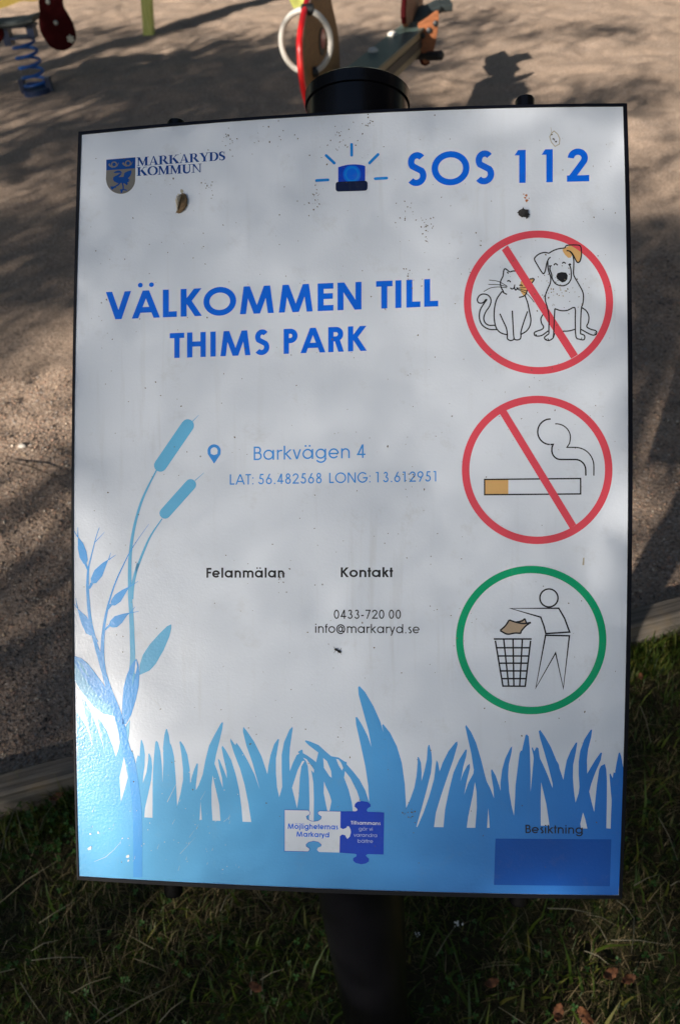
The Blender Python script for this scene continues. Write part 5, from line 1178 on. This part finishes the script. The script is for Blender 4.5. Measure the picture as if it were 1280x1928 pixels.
tag(blades('grass', 62000, (-1.0, 2.4), (-1.5, -.035), .032, .0024, .75, M_gg, 1), 'short green lawn grass growing around the foot of the sign', 'grass', kind='stuff')
tag(blades('dry_grass', 70000, (-1.0, 2.4), (-1.5, -.045), .036, .0014, 1.2, M_gd, 2), 'matted dry straw coloured grass tangled through the lawn', 'dry grass', kind='stuff')
tag(blades('grass_tuft', 12000, (-.9, 2.3), (-.16, -.032), .065, .0036, .45, M_gg, 3, .3), 'longer green grass growing against the timber edging', 'grass', kind='stuff')
tag(blades('outer_grass', 60000, (-5, 6.5), (-4.5, -.04), .055, .006, .7, M_gg, 4, segs=2), 'rougher grass of the lawn beyond the sign', 'grass', kind='stuff')
# long dead stalks lying on top
def stalk(px0, py0, px1, py1, z0=.02, z1=.035, w=.0011, sag=.01):
    p, q = G(px0, py0, z0), G(px1, py1, z1); m_ = (p + q) / 2 + Z3 * sag
    mb.tube([p, m_, q], [w, w * .8, w * .35], 5)
mb = MB()
for a_ in ((30, 1520, 0, 1620), (31, 1525, 56, 1605), (100, 1515, 72, 1572), (30, 1760, 5, 1790), (60, 1808, 160, 1803), (160, 1806, 186, 1908), (135, 1870, 210, 1838), (0, 1700, 110, 1620), (180, 1926, 240, 1890), (300, 1925, 350, 1880), (415, 1716, 438, 1675), (490, 1845, 536, 1824), (200, 1925, 330, 1852),
           (1160, 1695, 1192, 1728), (1193, 1728, 1188, 1795), (1030, 1710, 1115, 1720), (1262, 1667, 1282, 1660), (1150, 1770, 1250, 1778), (1100, 1790, 1145, 1815), (820, 1800, 860, 1740), (1235, 1700, 1262, 1780), (60, 1790, 110, 1770), (0, 1462, 48, 1455), (40, 1850, 90, 1925), (1240, 1540, 1275, 1620), (1205, 1330, 1225, 1400), (690, 1690, 700, 1720)): stalk(*a_)
r = np.random.default_rng(77)
for _ in range(34):
    x, y = r.uniform(-20, 1300), r.uniform(1540, 1960); q = r.uniform(0, 6.28); L = r.uniform(30, 110); stalk(x, y, x + L * math.cos(q), y + L * math.sin(q) * .7, r.uniform(.0, .03), r.uniform(.0, .04), r.uniform(.0005, .001), r.uniform(0, .012))
tag(mb.build('dead_stalks', M_gs, None, True), 'long pale dead grass stalks lying across the lawn', 'dead stalks', kind='stuff')
# dry leaves
a = N('dry_leaf_brown'); nz = a.noise(120, 4); a.set(Base_Color=a.ramp(nz, [(.3, (.07, .025, .010)), (.7, (.22, .085, .030))]), Roughness=.75); a.bump(nz, .5, .002); M_dl = a.m
for i, (px, py, s_, rot_, lb) in enumerate(((1148, 1835, .020, .4, 'rusty brown curled leaf in the grass below the panel corner at lower right'), (1100, 1915, .022, 2.1, 'orange brown dead leaf at the bottom edge of the lawn'), (1050, 1908, .020, 1.1, 'dull brown crumpled leaf beside the orange one at the bottom'), (925, 1852, .018, .2, 'dark reddish leaf sunk in shaded grass right of the post'), (482, 1860, .018, 2.6, 'small brown leaf in shaded grass left of the post'), (1182, 1845, .018, 3.4, 'dark brown leaf right of the rusty curled one'), (108, 1502, .020, .5, 'pale tan dead leaf against the timber edging'), (1205, 1275, .013, 1.4, 'reddish brown leaf in the grass right of the panel'))):
    c_ = G(px, py, .022); P = []; 
    for k in range(9):
        q = -1 + 2 * k / 8; w_ = (1 - q * q) ** .7 * .55 * (1 + .12 * ((k % 2) * 2 - 1))
        for j in (-1, 0, 1): P.append((q, j * w_, .25 * q * q + .30 * abs(j) + .1 * math.sin(q * 5 + j)))
    P = np.array(P) * s_ * .8; cr, sr = math.cos(rot_), math.sin(rot_); X_ = P[:, 0] * cr - P[:, 1] * sr; Y_ = P[:, 0] * sr + P[:, 1] * cr
    F = [(k * 3 + j, k * 3 + j + 1, k * 3 + j + 4, k * 3 + j + 3) for k in range(8) for j in range(2)]
    ob = mesh_np('dry_leaf', np.stack([X_, Y_, P[:, 2]], 1), F, M_dl, smooth=True); ob.location = c_
    md = ob.modifiers.new('thickness', 'SOLIDIFY'); md.thickness = .0004
    tag(ob, lb, 'leaf', 'dead leaves lying in the grass')
# small white blossoms in the grass
M_pet = plain('white_petal', (.70, .70, .68), .7)
def blossom(px, py, s_, lab, seed):
    r = np.random.default_rng(seed); c_ = G(px, py, .03); t = thing('blossom', lab, 'blossom', tuple(c_), group='white blossoms in the grass')
    for k in range(11):
        q = r.uniform(0, 6.28); d = np.array([math.cos(q), math.sin(q), r.uniform(-.2, 1.0)]); sdv = np.array([-math.sin(q), math.cos(q), r.uniform(-.8, .8)]); o_ = r.normal(size=3) * s_ * .35; l_ = s_ * r.uniform(.35, .8)
        P = [o_, o_ + d * l_ * .5 - sdv * l_ * .35, o_ + d * l_ - Z3 * l_ * .2, o_ + d * l_ * .5 + sdv * l_ * .35]; mesh_np('petal', P, [(0, 1, 2, 3)], M_pet, t)
blossom(863, 1740, .008, 'white ragged blossom in the grass just right of the post', 1); blossom(786, 1760, .005, 'faint white blossom in deep shade touching the post', 2)

# clover and other broad leaves in the lawn
r = np.random.default_rng(91); V = []; F = []
for _ in range(420):
    px, py = (r.normal(110, 70), r.normal(1560, 45)) if r.random() < .35 else (r.uniform(-50, 1330), r.uniform(1500, 1960))
    c_ = G(px, py, r.uniform(.004, .022))
    if st(c_[0], c_[1])[1] > -.05: continue
    q0 = r.uniform(0, 6.28); s_ = r.uniform(.0035, .0065); tilt = r.normal(0, .35, 2)
    for k in range(3):
        q = q0 + k * 2.094; d = np.array([math.cos(q), math.sin(q)]); n_ = np.array([-d[1], d[0]]); o_ = len(V)
        for a_, b_ in ((0, 0), (.6, .5), (1.15, .42), (1.0, 0), (1.15, -.42), (.6, -.5)):
            p = d * a_ * s_ + n_ * b_ * s_; V.append((c_[0] + p[0], c_[1] + p[1], c_[2] + p @ tilt + .12 * s_ * abs(b_) * 2))
        F += [(o_, o_ + 1, o_ + 2, o_ + 3), (o_, o_ + 3, o_ + 4, o_ + 5)]
tag(mesh_np('clover', V, F, grassmat('clover_leaf', [(0, (.020, .070, .014)), (1, (.05, .12, .025))])), 'small round clover leaves growing low among the grass', 'clover', kind='stuff')
# a twig and a pale pebble on the sunlit gravel at the left
p, q = G(18, 868, .03), G(124, 906, .03)
tw = thing('twig', 'thin dark forked twig lying on the gravel left of the sign', 'twig', tuple(p)); M_twig = plain('twig_bark', (.035, .026, .02), .9)
mb = MB(); mb.tube([p, p + (q - p) * .4 + Z3 * .012, q], [.003, .0025, .0012], 6); mb.build('stem', M_twig, tw, True, p)
mb = MB(); s1 = p + (q - p) * .45 + Z3 * .011; mb.tube([s1, s1 + (G(70, 862, .03) - s1) * .6 + Z3 * .006, G(66, 858, .03)], [.0016, .0012, .0006], 6); mb.build('side_shoot', M_twig, tw, True, p)
c_ = G(47, 850, 0); z_ = float(sand_h(c_[0], c_[1])); mb = MB(); n_ = 9
for i in range(1): mb.tube([c_ + Z3 * (z_ + h_) for h_ in (-.004, .001, .006, .009, .010)], [.008, .0115, .010, .006, .001], 9)
v = np.array(mb.v); v[:, 0] = c_[0] + (v[:, 0] - c_[0]) * 1.35; v += np.random.default_rng(3).normal(size=v.shape) * .0006; mb.v = v.tolist()
tag(mb.build('pebble', plain('pale_pebble', (.34, .32, .29), .8), None, True, c_), 'pale rounded pebble on the gravel left of the sign', 'pebble').location = tuple(c_)
